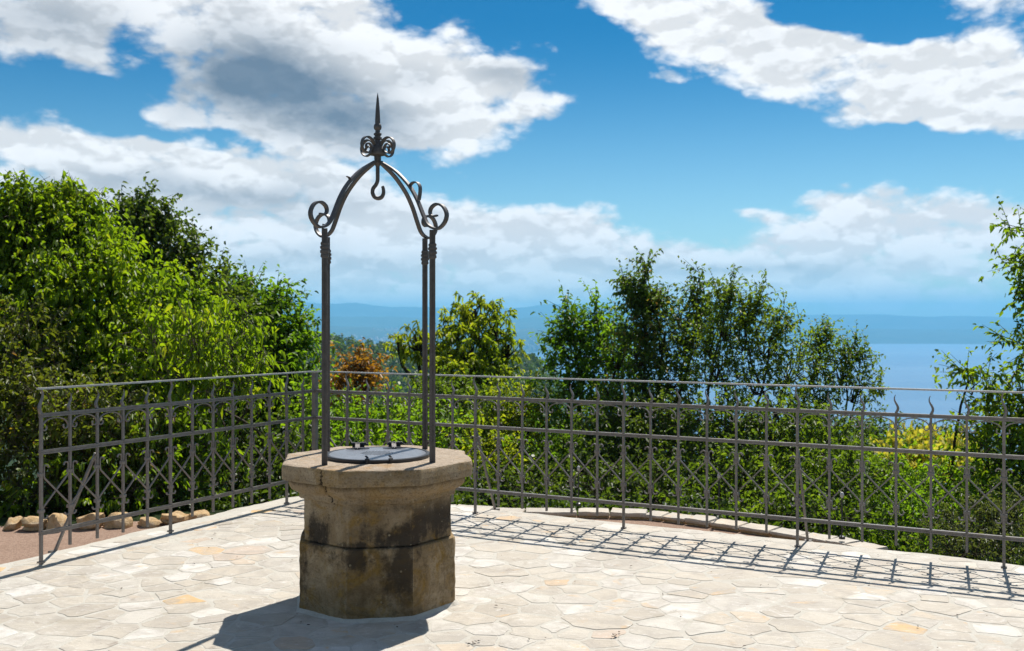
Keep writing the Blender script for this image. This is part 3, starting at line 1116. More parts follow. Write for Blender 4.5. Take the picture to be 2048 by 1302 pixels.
def build_boulders():
    """px left, px right, py bottom, height m, distance, label"""
    rows = [
        (8, 46, 1046, 0.13, 7.90, 'small grey rock in deep shade, end of the rock row nearest the left border', 'pale'),
        (46, 100, 1046, 0.15, 7.88, 'shaded brown rock half covered by shrub leaves behind the railing end post', 'tan'),
        (96, 142, 1046, 0.16, 7.86, 'blocky tan rock just right of the railing end post, under overhanging leaves', 'tan'),
        (150, 206, 1045, 0.16, 7.90, 'squarish sunlit rock behind the leaning brace of the short railing', 'tan'),
        (207, 272, 1036, 0.15, 8.00, 'big rounded pale-topped rock, largest of the row edging the shrub bed', 'pale'),
        (268, 324, 1043, 0.09, 8.00, 'low flat rock between the big rounded rock and the mossy rock', 'pale'),
        (320, 382, 1040, 0.11, 8.12, 'ochre rock with a tuft of green beside the railing post', 'tan'),
        (380, 432, 1034, 0.09, 8.28, 'low orange rock at the end of the rock row where the paving begins', 'orange'),
    ]
    R = random.Random(9)
    for (x0, x1, yb, h, Z, label, kind) in rows:
        cx = ((x0 + x1) / 2 - 1024) / F * Z
        w = (x1 - x0) / F * Z * 1.08
        h *= 0.88
        seed = R.uniform(0, 100)
        vs, fs = [], []
        nu, nv = 20, 12
        for i in range(nv + 1):
            th = pi * i / nv
            for j in range(nu):
                ph = 2 * pi * j / nu
                d = Vector((sin(th) * cos(ph), sin(th) * sin(ph), cos(th)))
                # squarish rather than round
                sq = 1.0 / max(abs(d.x), abs(d.y), abs(d.z)) ** 0.55
                k = sq * 0.82 * (1 + 0.42 * mnoise.noise(d * 1.8 + Vector((seed, 0, 0))) + 0.13 * mnoise.noise(d * 4.5 + Vector((0, seed, 0))))
                vs.append((d.x * k * w * 0.56, d.y * k * 0.12, d.z * k * h * 0.62))
        for i in range(nv):
            for j in range(nu):
                q = (j + 1) % nu
                fs.append((nu * i + j, nu * (i + 1) + j, nu * (i + 1) + q, nu * i + q))
        for c_ in range(13):
            nd = Vector((R.gauss(0, 1), R.gauss(0, 1), R.gauss(0, 1))).normalized()
            ext = max(nd.x * v[0] + nd.y * v[1] + nd.z * v[2] for v in vs)
            lim = ext * R.uniform(0.60, 0.86)
            for iv, v in enumerate(vs):
                dd = nd.x * v[0] + nd.y * v[1] + nd.z * v[2] - lim
                if dd > 0:
                    vs[iv] = (v[0] - nd.x * dd * 0.93, v[1] - nd.y * dd * 0.93, v[2] - nd.z * dd * 0.93)
        me = mesh_np('boulder', vs, faces4=fs, smooth=True)
        me.set_sharp_from_angle(angle=radians(32))
        o = link('boulder', me, MAT['boulder'], None, (cx, Z, -0.10 + h * 0.34), R.uniform(-0.2, 0.2))
        tag(o, label, 'rock', 'rocks edging the shrub bed')


build_boulders()


# ------------------------------------------------------------------ the stone well
def octa_r(theta, ap):
    """distance from the axis to the side of an octagon of apothem ap"""
    k = (theta + pi / 8 - pi / 8) % (pi / 4)
    k = min(k, pi / 4 - k)
    return ap / cos(k)


def build_well():
    root = empty('stone_well', (WELL_C.x, WELL_C.y, 0), WELL_ROT)
    tag(root, 'weathered octagonal stone well with moulded cap and round metal lid on the terrace', 'well')

    def block(name, prof, seed, rough, chip, cap_top=None, per=26):
        """prof: list of (circumradius, z) going up"""
        P2 = []
        for (a, b) in zip(prof, prof[1:]):
            L = hypot(b[0] - a[0], b[1] - a[1])
            k = max(1, int(L / 0.012))
            for i in range(k):
                P2.append((a[0] + (b[0] - a[0]) * i / k, a[1] + (b[1] - a[1]) * i / k))
        P2.append(prof[-1])
        n = 8 * per
        vs, fs = [], []
        for (R_, z) in P2:
            ap = R_ * cos(pi / 8)
            for j in range(n):
                side, u = divmod(j, per)
                u /= per
                a0, a1 = pi / 8 + side * pi / 4, pi / 8 + (side + 1) * pi / 4
                x = R_ * (cos(a0) * (1 - u) + cos(a1) * u)
                y = R_ * (sin(a0) * (1 - u) + sin(a1) * u)
                d = Vector((x, y, 0)).normalized() if R_ > 1e-4 else Vector((1, 0, 0))
                q = Vector((x, y, z))
                f = mnoise.fractal(q * 7 + Vector((seed, 0, 0)), 0.8, 2.2, 5)
                g = mnoise.noise(q * 26 + Vector((0, seed, 0)))
                # arrises are worn and chipped
                corner = max(0.0, 1 - min(u, 1 - u) * per / 1.1)
                chipn = max(0.0, mnoise.noise(q * 13 + Vector((seed, 3, 0))) + 0.25)
                off = rough * f + rough * 0.35 * g - corner * chip * (0.12 + 0.9 * chipn)
                # the old crack through the cap
                dz = 0.0
                if cap_top is not None:
                    th = atan2(y, x)
                    c0 = radians(-126.5) + 0.022 * mnoise.noise(Vector((z * 30, 1, 2))) + (0.705 - z) * 0.35 * (1 if z < 0.705 else 0.25)
                    dd = abs(th - c0) * R_
                    if z < cap_top - 0.002:
                        off -= 0.016 * max(0.0, 1 - dd / 0.011) * (0.6 + 0.8 * chipn)
                    if abs(z - cap_top) < 0.014:
                        w = max(0.0, mnoise.noise(q * 9 + Vector((5, seed, 0))) + 0.15)
                        off -= 0.007 * w
                        dz = -0.007 * w - 0.0010
                k = off if R_ > 0.3 else 0
                vs.append((x + d.x * k, y + d.y * k, z + dz + (0.0025 * f if R_ > 0.3 else 0)))
        m = len(P2)
        for i in range(m - 1):
            for j in range(n):
                q = (j + 1) % n
                fs.append((n * i + j, n * i + q, n * (i + 1) + q, n * (i + 1) + j))
        if cap_top is not None:
            # the upper face, ring by ring towards the mouth
            last = n * (m - 1)
            R_last = prof[-1][0]
            for ri, fr in enumerate((0.975, 0.93, 0.87, 0.80, 0.73, 0.66, 0.60, 0.50)):
                o = len(vs)
                for j in range(n):
                    v = vs[n * (m - 1) + j]
                    q = Vector((v[0] * fr, v[1] * fr, 0))
                    f = mnoise.fractal(q * 8 + Vector((seed, 9, 0)), 0.8, 2.2, 4)
                    vs.append((q.x, q.y, cap_top + 0.0028 * f))
                for j in range(n):
                    q = (j + 1) % n
                    fs.append((last + j, last + q, o + q, o + j))
                last = o
            me = bpy.data.meshes.new(name)
            fs.append(tuple(last + j for j in range(n)))
        else:
            me = bpy.data.meshes.new(name)
            fs.append(tuple(n * (m - 1) + j for j in range(n)))
        fs.append(tuple(reversed(range(n))))
        me.from_pydata(vs, [], fs)
        me.polygons.foreach_set('use_smooth', [True] * len(fs))
        me.update()
        me.set_sharp_from_angle(angle=radians(24))
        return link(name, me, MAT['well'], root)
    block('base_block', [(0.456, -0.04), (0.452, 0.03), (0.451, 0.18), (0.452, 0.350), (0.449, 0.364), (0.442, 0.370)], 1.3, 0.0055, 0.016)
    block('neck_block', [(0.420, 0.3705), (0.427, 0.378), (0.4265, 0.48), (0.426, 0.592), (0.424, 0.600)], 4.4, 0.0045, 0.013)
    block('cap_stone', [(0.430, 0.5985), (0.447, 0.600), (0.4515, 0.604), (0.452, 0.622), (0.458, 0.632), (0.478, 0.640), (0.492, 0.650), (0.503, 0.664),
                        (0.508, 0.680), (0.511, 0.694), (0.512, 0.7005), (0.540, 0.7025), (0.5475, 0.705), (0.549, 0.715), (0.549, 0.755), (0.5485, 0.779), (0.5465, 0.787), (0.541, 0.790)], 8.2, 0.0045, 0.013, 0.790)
    # mortar fillet round the foot
    mb = MB()
    prof = [(0.478, -0.004), (0.466, 0.004), (0.455, 0.016), (0.440, 0.018)]
    vs, fs = [], []
    n = 96
    for (R_, z) in prof:
        for j in range(n):
            th = 2 * pi * j / n
            r = octa_r(th + pi / 8 - pi / 8, R_ * cos(pi / 8)) + (0.012 * mnoise.noise(Vector((cos(th) * 4, sin(th) * 4, 2))) if R_ > 0.46 else 0)
            vs.append((r * cos(th), r * sin(th), z))
    for i in range(len(prof) - 1):
        for j in range(n):
            q = (j + 1) % n
            fs.append((n * i + j, n * i + q, n * (i + 1) + q, n * (i + 1) + j))
    mb.add(vs, fs, True)
    mb.build('mortar_fillet', MAT['mortar'], root)

    # the lid
    lid = MB()
    lid.lathe([(0.001, 0.0), (0.268, 0.0), (0.2685, 0.004), (0.267, 0.0055), (0.14, 0.0068), (0.001, 0.0072)], seg=64)
    lid_o = lid.build('lid', MAT['lid'], root, (0, 0, 0.803))
    rim = MB()
    seg = 72
    prof = [(0.262, -0.014), (0.288, -0.014), (0.291, -0.010), (0.291, 0.004), (0.288, 0.0075), (0.2715, 0.0075), (0.269, 0.005), (0.269, -0.003)]
    vs, fs = [], []
    for (r, z) in prof:
        for j in range(seg):
            a = 2 * pi * j / seg
            vs.append((r * cos(a), r * sin(a), z))
    for i in range(len(prof)):
        k = (i + 1) % len(prof)
        for j in range(seg):
            q = (j + 1) % seg
            fs.append((seg * i + j, seg * i + q, seg * k + q, seg * k + j))
    rim.add(vs, fs, True)
    rim.build('lid_rim', MAT['lid_dark'], lid_o)
    for s in (-1, 1):
        h = MB()
        y0 = 0.282
        x0 = s * 0.105
        h.tube([(x0 - 0.040, y0, 0.026), (x0 + 0.040, y0, 0.026)], 0.0085, 10)
        for dx in (-0.030, -0.006, 0.018, 0.036):
            h.tube([(x0 + dx, y0, 0.026), (x0 + dx + 0.008, y0, 0.026)], 0.0108, 10)
        h.box((x0, y0 + 0.014, 0.008), (0.07, 0.026, 0.022))
        h.tube([(x0 + 0.040, y0, 0.026), (x0 + 0.058, y0 - 0.006, 0.018)], 0.005, 6)
        h.build('hinge', MAT['lid_dark'], lid_o)
        st = MB()
        st.bar([(x0 - 0.005, y0 - 0.004, 0.033), (x0 - 0.005, y0 - 0.020, 0.016), (x0 - 0.005, y0 - 0.060, 0.0105), (x0 - 0.005, y0 - 0.110, 0.0105)], (1, 0, 0), 0.026, 0.004)
        st.build('hinge_strap', MAT['fence'], lid_o)
        for q in (-1, 1):
            arm = MB()
            pts = []
            for k in range(9):
                u = k / 8
                pts.append((x0 - 0.005 + q * (0.004 + 0.062 * u), y0 - 0.108 - 0.016 * sin(u * pi * 0.9), 0.0125))
            arm.bar(pts, (0, 0, 1), 0.008, 0.008, lambda u: 1.0 - 0.45 * u)
            arm.build('strap_scroll', MAT['lid_dark'], lid_o)
    for x in (-0.062, 0.062):
        l = MB()
        y = -0.262
        l.bar([(x, y - 0.030, -0.008), (x, y - 0.031, 0.008), (x, y - 0.018, 0.014), (x + 0.004, y + 0.012, 0.013), (x - 0.006, y + 0.022, 0.024)], (1, 0, 0), 0.011, 0.006)
        l.tube([(x - 0.012, y - 0.026, 0.0125), (x + 0.012, y - 0.026, 0.0125)], 0.0045, 8)
        l.build('latch', MAT['lid_dark'], lid_o)
    holes = MB()
    R = random.Random(3)
    for i in range(-5, 6):
        for j in range(-5, 6):
            if i * i + j * j > 26:
                continue
            x, y = i * 0.0165 + (0.008 if j % 2 else 0) - 0.01, j * 0.0165 + 0.0
            holes.lathe([(0.0001, 0.0), (0.0042, 0.0), (0.0034, 0.0016), (0.0001, 0.0018)], (x, y, 0.0066), 8)
    tag(holes.build('perforations', MAT['lid_dark'], lid_o), kind='stuff')


build_well()


# ------------------------------------------------------------------ the wrought iron arch on the well
def catmull(pts, k=5):
    out = []
    n = len(pts)
    pts = [Vector(p) for p in pts]
    for i in range(n - 1):
        p0, p1, p2, p3 = pts[max(0, i - 1)], pts[i], pts[i + 1], pts[min(n - 1, i + 2)]
        for j in range(k):
            u = j / k
            out.append(0.5 * ((2 * p1) + (p2 - p0) * u + (2 * p0 - 5 * p1 + 4 * p2 - p3) * u * u + (3 * p1 - p0 - 3 * p2 + p3) * u ** 3))
    out.append(pts[-1])
    return out


def build_arch():
    z0 = 0.788
    root = empty('iron_arch', (WELL_C.x, WELL_C.y, z0), WELL_ROT)
    tag(root, 'tall dark wrought iron arch with spike, scrolls and hook standing on the stone well', 'iron arch')
    iron = MAT['iron']
    # grooved square post
    w, g, d = 0.0150, 0.0045, 0.005
    prof = []
    for s in range(4):
        a = s * pi / 2
        for (x, y) in ((-w, -w), (-g, -w), (-g, -w + d), (g, -w + d), (g, -w)):
            prof.append((x * cos(a) - y * sin(a), x * sin(a) + y * cos(a)))
    post = MB()
    n = len(prof)
    top = 2.030 - z0
    post.add([(x, y, -0.005) for x, y in prof] + [(x, y, top) for x, y in prof], [(i, (i + 1) % n, n + (i + 1) % n, n + i) for i in range(n)] + [tuple(range(n, 2 * n))])
    post_me = post.mesh('post')
    col = MB()
    for (zz, r, h) in ((1.886, 0.0205, 0.014), (1.908, 0.0230, 0.014), (1.930, 0.0230, 0.012), (1.950, 0.0205, 0.010)):
        zz -= z0
        col.box((0, 0, zz), (r * 2, r * 2, h))
    col.box((0, 0, 1.918 - z0), (0.036, 0.036, 0.085))
    col_me = col.mesh('collar')
    rib_pts = [(0.0200, 2.4300), (0.0660, 2.4060), (0.1200, 2.3760), (0.1720, 2.3380), (0.2385, 2.2750), (0.2900, 2.2030), (0.3340, 2.1170), (0.3640, 2.0660), (0.4040, 2.0400), (0.4454, 2.0364), (0.4858, 2.0670), (0.4982, 2.1093), (0.4726, 2.1516), (0.4278, 2.1660), (0.3926, 2.1489), (0.3838, 2.1210), (0.4022, 2.1030), (0.4339, 2.1057)]
    line = catmull([(r, 0, z - z0) for r, z in rib_pts], 5)
    rib = MB()
    rib.bar(line, (0, 1, 0), 0.024, 0.0120, lambda u: 1.0 if u < 0.8 else 1.0 - 0.30 * (u - 0.8) / 0.2, smooth=True)
    rib_me = rib.mesh('rib')
    scroll_pts = [(0.018, 2.507), (0.039, 2.543), (0.075, 2.559), (0.108, 2.548), (0.124, 2.519), (0.118, 2.489), (0.092, 2.470), (0.062, 2.478), (0.050, 2.501), (0.062, 2.521), (0.083, 2.522), (0.092, 2.505), (0.080, 2.496)]
    sline = catmull([(r, 0, z - z0) for r, z in scroll_pts], 5)
    scr = MB()
    scr.bar(sline, (0, 1, 0), 0.021, 0.008, lambda u: 1.0 - 0.35 * u, smooth=True)
    scr_me = scr.mesh('crown_scroll')
    hs = 0.2825
    for k, (sx, sy) in enumerate(((-1, -1), (1, -1), (1, 1), (-1, 1))):
        p = link('post', post_me, iron, root, (sx * hs, sy * hs, 0))
        link('collar', col_me, iron, p)
        ang = atan2(sy, sx)
        rb = link('rib', rib_me, iron, root, (0, 0, 0), ang)
        link('crown_scroll', scr_me, iron, root, (0, 0, 0), ang)
        if (sx, sy) == (1, -1):
            lp = MB()
            pts = catmull([(0.240, 0, 2.280 - z0), (0.262, 0, 2.294 - z0), (0.292, 0, 2.292 - z0), (0.312, 0, 2.268 - z0), (0.312, 0, 2.232 - z0), (0.304, 0, 2.196 - z0)], 5)
            lp.bar(pts, (0, 1, 0), 0.024, 0.006)
            lp.build('leaf_loop', iron, rb)
        if (sx, sy) == (-1, -1):
            lp = MB()
            lp.bar([(0.205, 0, 2.300 - z0), (0.222, 0, 2.318 - z0), (0.240, 0, 2.322 - z0)], (0, 1, 0), 0.020, 0.007, lambda u: 1 - 0.5 * u)
            lp.build('leaf_tip', iron, rb)
    hub = MB()
    hub.lathe([(0.012, 2.405 - z0), (0.018, 2.420 - z0), (0.020, 2.462 - z0), (0.046, 2.468 - z0), (0.049, 2.476 - z0), (0.044, 2.500 - z0), (0.030, 2.520 - z0), (0.018, 2.532 - z0), (0.015, 2.56 - z0)], seg=28)
    hub.build('bell_cap', iron, root)
    sp = MB()
    sp.lathe([(0.013, 2.53 - z0), (0.016, 2.552 - z0), (0.024, 2.556 - z0), (0.024, 2.566 - z0), (0.017, 2.570 - z0), (0.017, 2.576 - z0), (0.022, 2.580 - z0), (0.022, 2.588 - z0), (0.014, 2.592 - z0),
              (0.013, 2.605 - z0), (0.020, 2.612 - z0), (0.0225, 2.623 - z0), (0.020, 2.636 - z0), (0.0145, 2.642 - z0), (0.0150, 2.66 - z0), (0.011, 2.73 - z0), (0.006, 2.785 - z0), (0.0006, 2.815 - z0)], seg=20)
    sp.build('spike', iron, root)
    hk = MB()
    c = cos(-WELL_ROT)
    hp = catmull([(0, 0, 2.44), (0, 0, 2.36), (-0.001, 0, 2.325), (-0.010, 0, 2.302), (-0.025, 0, 2.282), (-0.0285, 0, 2.258), (-0.018, 0, 2.236), (0.002, 0, 2.227), (0.022, 0, 2.234), (0.0325, 0, 2.256), (0.031, 0, 2.282), (0.026, 0, 2.294)], 5)
    hp = [Vector((p.x * cos(WELL_ROT), -p.x * sin(WELL_ROT), p.z - z0)) for p in hp]
    hk.tube(hp, 0.0115, 10, lambda u: 1.0 if u < 0.75 else 1.0 - 0.25 * (u - 0.75) / 0.25)
    hk.build('hook', iron, root)


build_arch()


# ------------------------------------------------------------------ the railings
RAIL_TOP, RAIL_MID, RAIL_LOW, HAND = 0.930, 0.697, 0.1875, 1.10


def railing_meshes(bay):
    M = {}
    fl = MB()
    fl.box((0, 0, (0.075 + 0.945) / 2), (0.0150, 0.0150, 0.87))
    pts = []
    for k in range(15):
        u = k / 14
        pts.append((0.013 * sin(u * 2 * pi * 0.95) * (1 - 0.25 * u), 0, 0.943 + 0.118 * u))
    fl.bar(pts, (0, 1, 0), 0.0165, 0.0165, lambda u: 1.0 - 0.80 * u ** 1.5, smooth=True)
    M['picket'] = fl.mesh('picket')
    po = MB()
    po.box((0, 0, 0.465), (0.0175, 0.0175, 0.95))
    pts = []
    for k in range(15):
        u = k / 14
        pts.append((0.012 * sin(u * 2 * pi * 0.95), 0, 0.938 + 0.155 * u))
    po.bar(pts, (0, 1, 0), 0.0175, 0.0175, lambda u: 1.0 - 0.45 * sin(u * pi / 2) ** 2, smooth=True)
    po.box((0, 0, 0.006), (0.034, 0.034, 0.012))
    M['post'] = po.mesh('post')
    # half round arch under the upper rail with curled feet
    ar = MB()
    h = bay / 2 - 0.0125
    pts = []
    r0 = 0.0165
    zc = 0.853
    for k in range(9):                                   # curl of the left foot
        a = radians(-20 - 250 * (8 - k) / 8 + 200)
        pts.append((-h + r0 + r0 * cos(a), 0, zc + r0 * sin(a)))
    pts = [(-h + r0 + r0 * cos(radians(t)) * 1.0, 0, zc + r0 * sin(radians(t))) for t in range(400, 179, -22)]
    left = pts
    arcp = []
    for k in range(1, 20):
        a = pi - pi * k / 20
        arcp.append((h * cos(a), 0, zc + 0.0585 * sin(a) ** 0.9))
    right = [(-x, y, z) for x, y, z in reversed(left)]
    ar.bar(left + arcp + right, (0, 1, 0), 0.010, 0.0068, smooth=True)
    M['arch_scroll'] = ar.mesh('arch_scroll')
    cs = MB()
    zt, zb = 0.545, 0.340
    r1 = 0.0165
    ztc, zbc = 0.600, 0.292
    topc = [(-h + 0.001 + r1 + r1 * cos(radians(t)), 0, ztc + r1 * sin(radians(t))) for t in range(-10, 181, 19)]
    botc = [(h - 0.001 - r1 + r1 * cos(radians(t)), 0, zbc + r1 * sin(radians(t))) for t in range(0, -191, -19)]
    path = topc + [(-h + 0.001, 0, 0.57), (-h + 0.001, 0, zt), (-h + 0.006, 0, zt - 0.012), (h - 0.006, 0, zb + 0.012), (h - 0.001, 0, zb), (h - 0.001, 0, 0.315)] + botc
    cs.bar(path, (0, 1, 0), 0.0090, 0.0085, smooth=False)
    M['cross_bar'] = cs.mesh('cross_bar')
    me2 = M['cross_bar'].copy()
    for v in me2.vertices:
        v.co.x = -v.co.x
        v.co.y += 0.0092
    me2.flip_normals()
    M['cross_bar_b'] = me2
    cl = MB()
    cl.box((0, 0, 0.0), (0.040, 0.024, 0.020))
    M['clip'] = cl.mesh('clip')
    return M


def railing(name, label, A, B, s_list, posts, bay, braces, lift, rail_end, corner=False):
    """A: origin on the ground, B: far end; s_list: distances of the pickets from A"""
    A, B = Vector(A), Vector(B)
    d = (B - A)
    L = d.length
    ang = atan2(d.y, d.x)
    root = empty(name, (A.x, A.y, 0), ang)
    tag(root, label, 'railing', 'iron railings round the terrace')
    M = railing_meshes(bay)
    fm = MAT['fence']
    lz = lambda s: lift * max(0.0, s / L)
    for zz in (RAIL_TOP, RAIL_MID, RAIL_LOW):
        rl = MB()
        s0, s1 = rail_end
        th = 0.014
        # channel section: two lips and a recessed web so that it reads as a rolled profile
        for (oz, hh, ww) in ((0.0080, 0.0085, 0.025), (-0.0080, 0.0085, 0.025), (0.0, 0.010, 0.019)):
            rl.bar([(s0, 0, zz + oz + lz(s0)), (s1, 0, zz + oz + lz(s1))], (0, 0, 1), hh, ww)
        rl.build('rail', fm, root)
    hr = MB()
    s0, s1 = rail_end
    hr.bar([(s0 - 0.012, 0, HAND + lz(s0)), (s1 + 0.012, 0, HAND + lz(s1))], (0, 0, 1), 0.011, 0.032)
    hr.build('handrail', MAT['rail_top'], root)
    for i, s in enumerate(s_list):
        is_post = i in posts
        link('post' if is_post else 'picket', M['post'] if is_post else M['picket'], fm, root, (s, 0, lz(s)), 0)
        link('clip', M['clip'], fm, root, (s, 0, lz(s) + 0.558))
        link('clip', M['clip'], fm, root, (s, 0, lz(s) + 0.327))
        if i + 1 < len(s_list):
            c = (s + s_list[i + 1]) / 2
            jit = lambda k: 0.004 * mnoise.noise(Vector((c * 7.7, k, L)))
            a_o = link('arch_scroll', M['arch_scroll'], fm, root, (c + jit(1), jit(2) * 0.5, lz(c) + jit(3)))
            a_o.rotation_euler = (0, jit(4) * 6, 0)
            link('cross_bar', M['cross_bar'], fm, root, (c, 0, lz(c)))
            link('cross_bar', M['cross_bar_b'], fm, root, (c, 0, lz(c)))
    for (s, ds, off, ztop) in braces:
        b = MB()
        sg = 1
        b.bar([(s, 0.016 * (1 if off > 0 else -1), ztop), (s + ds, off, -0.03)], (1, 0, 0), 0.016, 0.016)
        b.box((s + ds, off, -0.012), (0.05, 0.05, 0.02))
        b.build('brace', fm, root)
    if corner:
        cp = MB()
        cp.box((0, 0, 0.53), (0.040, 0.040, 1.12))
        cp.build('corner_post', fm, root)
    return root


CORNER = (-1.726, 8.76)
ux, uy = 4.80, -2.51
ul = hypot(ux, uy)
ux, uy = ux / ul, uy / ul
BAY = 0.2112
s_right = [1.6156 + BAY * k for k in range(-7, 31)]
posts_r = [i for i, k in enumerate(range(-7, 31)) if k % 6 == 0]
railing('iron_railing', 'long grey iron railing running from the corner along the sea-view side of the terrace', CORNER, (CORNER[0] + ux * 8.1, CORNER[1] + uy * 8.1), s_right, posts_r, BAY,
        [(1.6156, 0.04, 0.27, 0.66), (1.6156 + 12 * BAY, 0.02, 0.26, 0.66), (1.6156 + 24 * BAY, 0.02, 0.26, 0.66)], 0.0, (0.024, 8.12), corner=True)
LEFT_END = (-2.967, 6.30)
lx, ly = LEFT_END[0] - CORNER[0], LEFT_END[1] - CORNER[1]
ll = hypot(lx, ly)
BAY_L = ll / 12.76
s_left = [ll - BAY_L * i for i in range(0, 13)]
railing('iron_railing', 'short grey iron railing with an open left end in front of the big leafy shrubs', CORNER, LEFT_END, s_left, [0, 5, 11], BAY_L,
        [(ll - 2 * BAY_L, 0.10, -0.30, 0.66)], 0.018, (0.024, ll + 0.01))


# ------------------------------------------------------------------ little lights on the kerb
def build_lights():
    m, t = material('frosted_pale_lamp_head')
    principled(t, (0.40, 0.40, 0.39), 0.4, 0.5)
    for (px, py, Z, h, label) in ((1157, 1018, 8.52, 0.30, 'thin stake lamp on the kerb beside the middle of the curve'),
                                  (1438, 1037, 8.10, 0.30, 'thin stake lamp on the kerb nearest the tall sparse tree'),
                                  (1684, 1083, 7.22, 0.30, 'thin stake lamp where the kerb wall meets the paving')):
        X = (px - 1024) / F * Z
        r = empty('garden_lamp', (X, Z, -0.03))
        tag(r, label, 'garden lamp', 'stake lamps on the kerb wall')
        s = MB()
        s.tube([(0, 0, 0), (0, 0, h)], 0.0055, 8)
        s.lathe([(0.022, 0.0), (0.022, 0.018), (0.008, 0.026)], seg=14)
        s.build('stake', MAT['lid_dark'], r)
        hd = MB()
        hd.lathe([(0.007, h - 0.004), (0.014, h + 0.008), (0.015, h + 0.022), (0.010, h + 0.034), (0.003, h + 0.038)], seg=14)
        hd.build('lamp_head', m, r)


build_lights()


# ------------------------------------------------------------------ trees and shrubs
def leaves_mesh(name, pos, axis, nrm, length, width, tone, droop=0.25):
    """folded six point leaves: 4 triangles worth of two quads each"""
    n = len(pos)
    L = length[:, None]
    W = width[:, None]
    side = np.cross(axis, nrm)
    side /= np.linalg.norm(side, axis=1, keepdims=True) + 1e-9
    up = np.cross(side, axis)
    down = np.array([[0, 0, -1.0]])
    v = np.empty((n, 6, 3))
    fold = up * W * 0.22
    v[:, 0] = pos
    v[:, 1] = pos + axis * L * 0.32 + side * W * 0.5 + fold
    v[:, 2] = pos + axis * L * 0.72 + side * W * 0.38 + fold * 0.8 + down * L * droop * 0.35
    v[:, 3] = pos + axis * L * 0.98 + down * L * droop
    v[:, 4] = pos + axis * L * 0.72 - side * W * 0.38 + fold * 0.8 + down * L * droop * 0.35
    v[:, 5] = pos + axis * L * 0.32 - side * W * 0.5 + fold
    base = (np.arange(n) * 6)[:, None]
    f = np.concatenate([base + np.array([[0, 1, 2, 3]]), base + np.array([[0, 3, 4, 5]])])
    return mesh_np(name, v.reshape(-1, 3), faces4=f, tone=np.repeat(tone, 6))


def prism_chain(pts_list, seg=5):
    """limbs: list of (points, radii) -> one mesh's arrays"""
    V, Fq = [], []
    for pts, rad in pts_list:
        n = len(pts)
        o = len(V)
        for i in range(n):
            T = pts[min(i + 1, n - 1)] - pts[max(i - 1, 0)]
            T = T / (np.linalg.norm(T) + 1e-9)
            h = np.array([1.0, 0, 0]) if abs(T[2]) > 0.8 else np.array([0, 0, 1.0])
            a = np.cross(T, h)
            a /= np.linalg.norm(a) + 1e-9
            b = np.cross(T, a)
            for j in range(seg):
                q = 2 * pi * j / seg
                V.append(pts[i] + (a * cos(q) + b * sin(q)) * rad[i])
        for i in range(n - 1):
            for j in range(seg):
                q = (j + 1) % seg
                Fq.append((o + seg * i + j, o + seg * i + q, o + seg * (i + 1) + q, o + seg * (i + 1) + j))
    return V, Fq


def limb(a, b, r0, r1, g, k=6, wob=0.08, rise=0.0):
    a, b = np.asarray(a, float), np.asarray(b, float)
    L = np.linalg.norm(b - a)
    pts = []
    off = g.normal(0, wob * L, 3)
    off2 = g.normal(0, wob * L * 0.6, 3)
    for i in range(k):
        u = i / (k - 1)
        p = a + (b - a) * u + off * sin(pi * u) + off2 * sin(2 * pi * u)
        p[2] += rise * L * sin(pi * u)
        pts.append(p)
    rad = [r0 + (r1 - r0) * (i / (k - 1)) for i in range(k)]
    return pts, rad


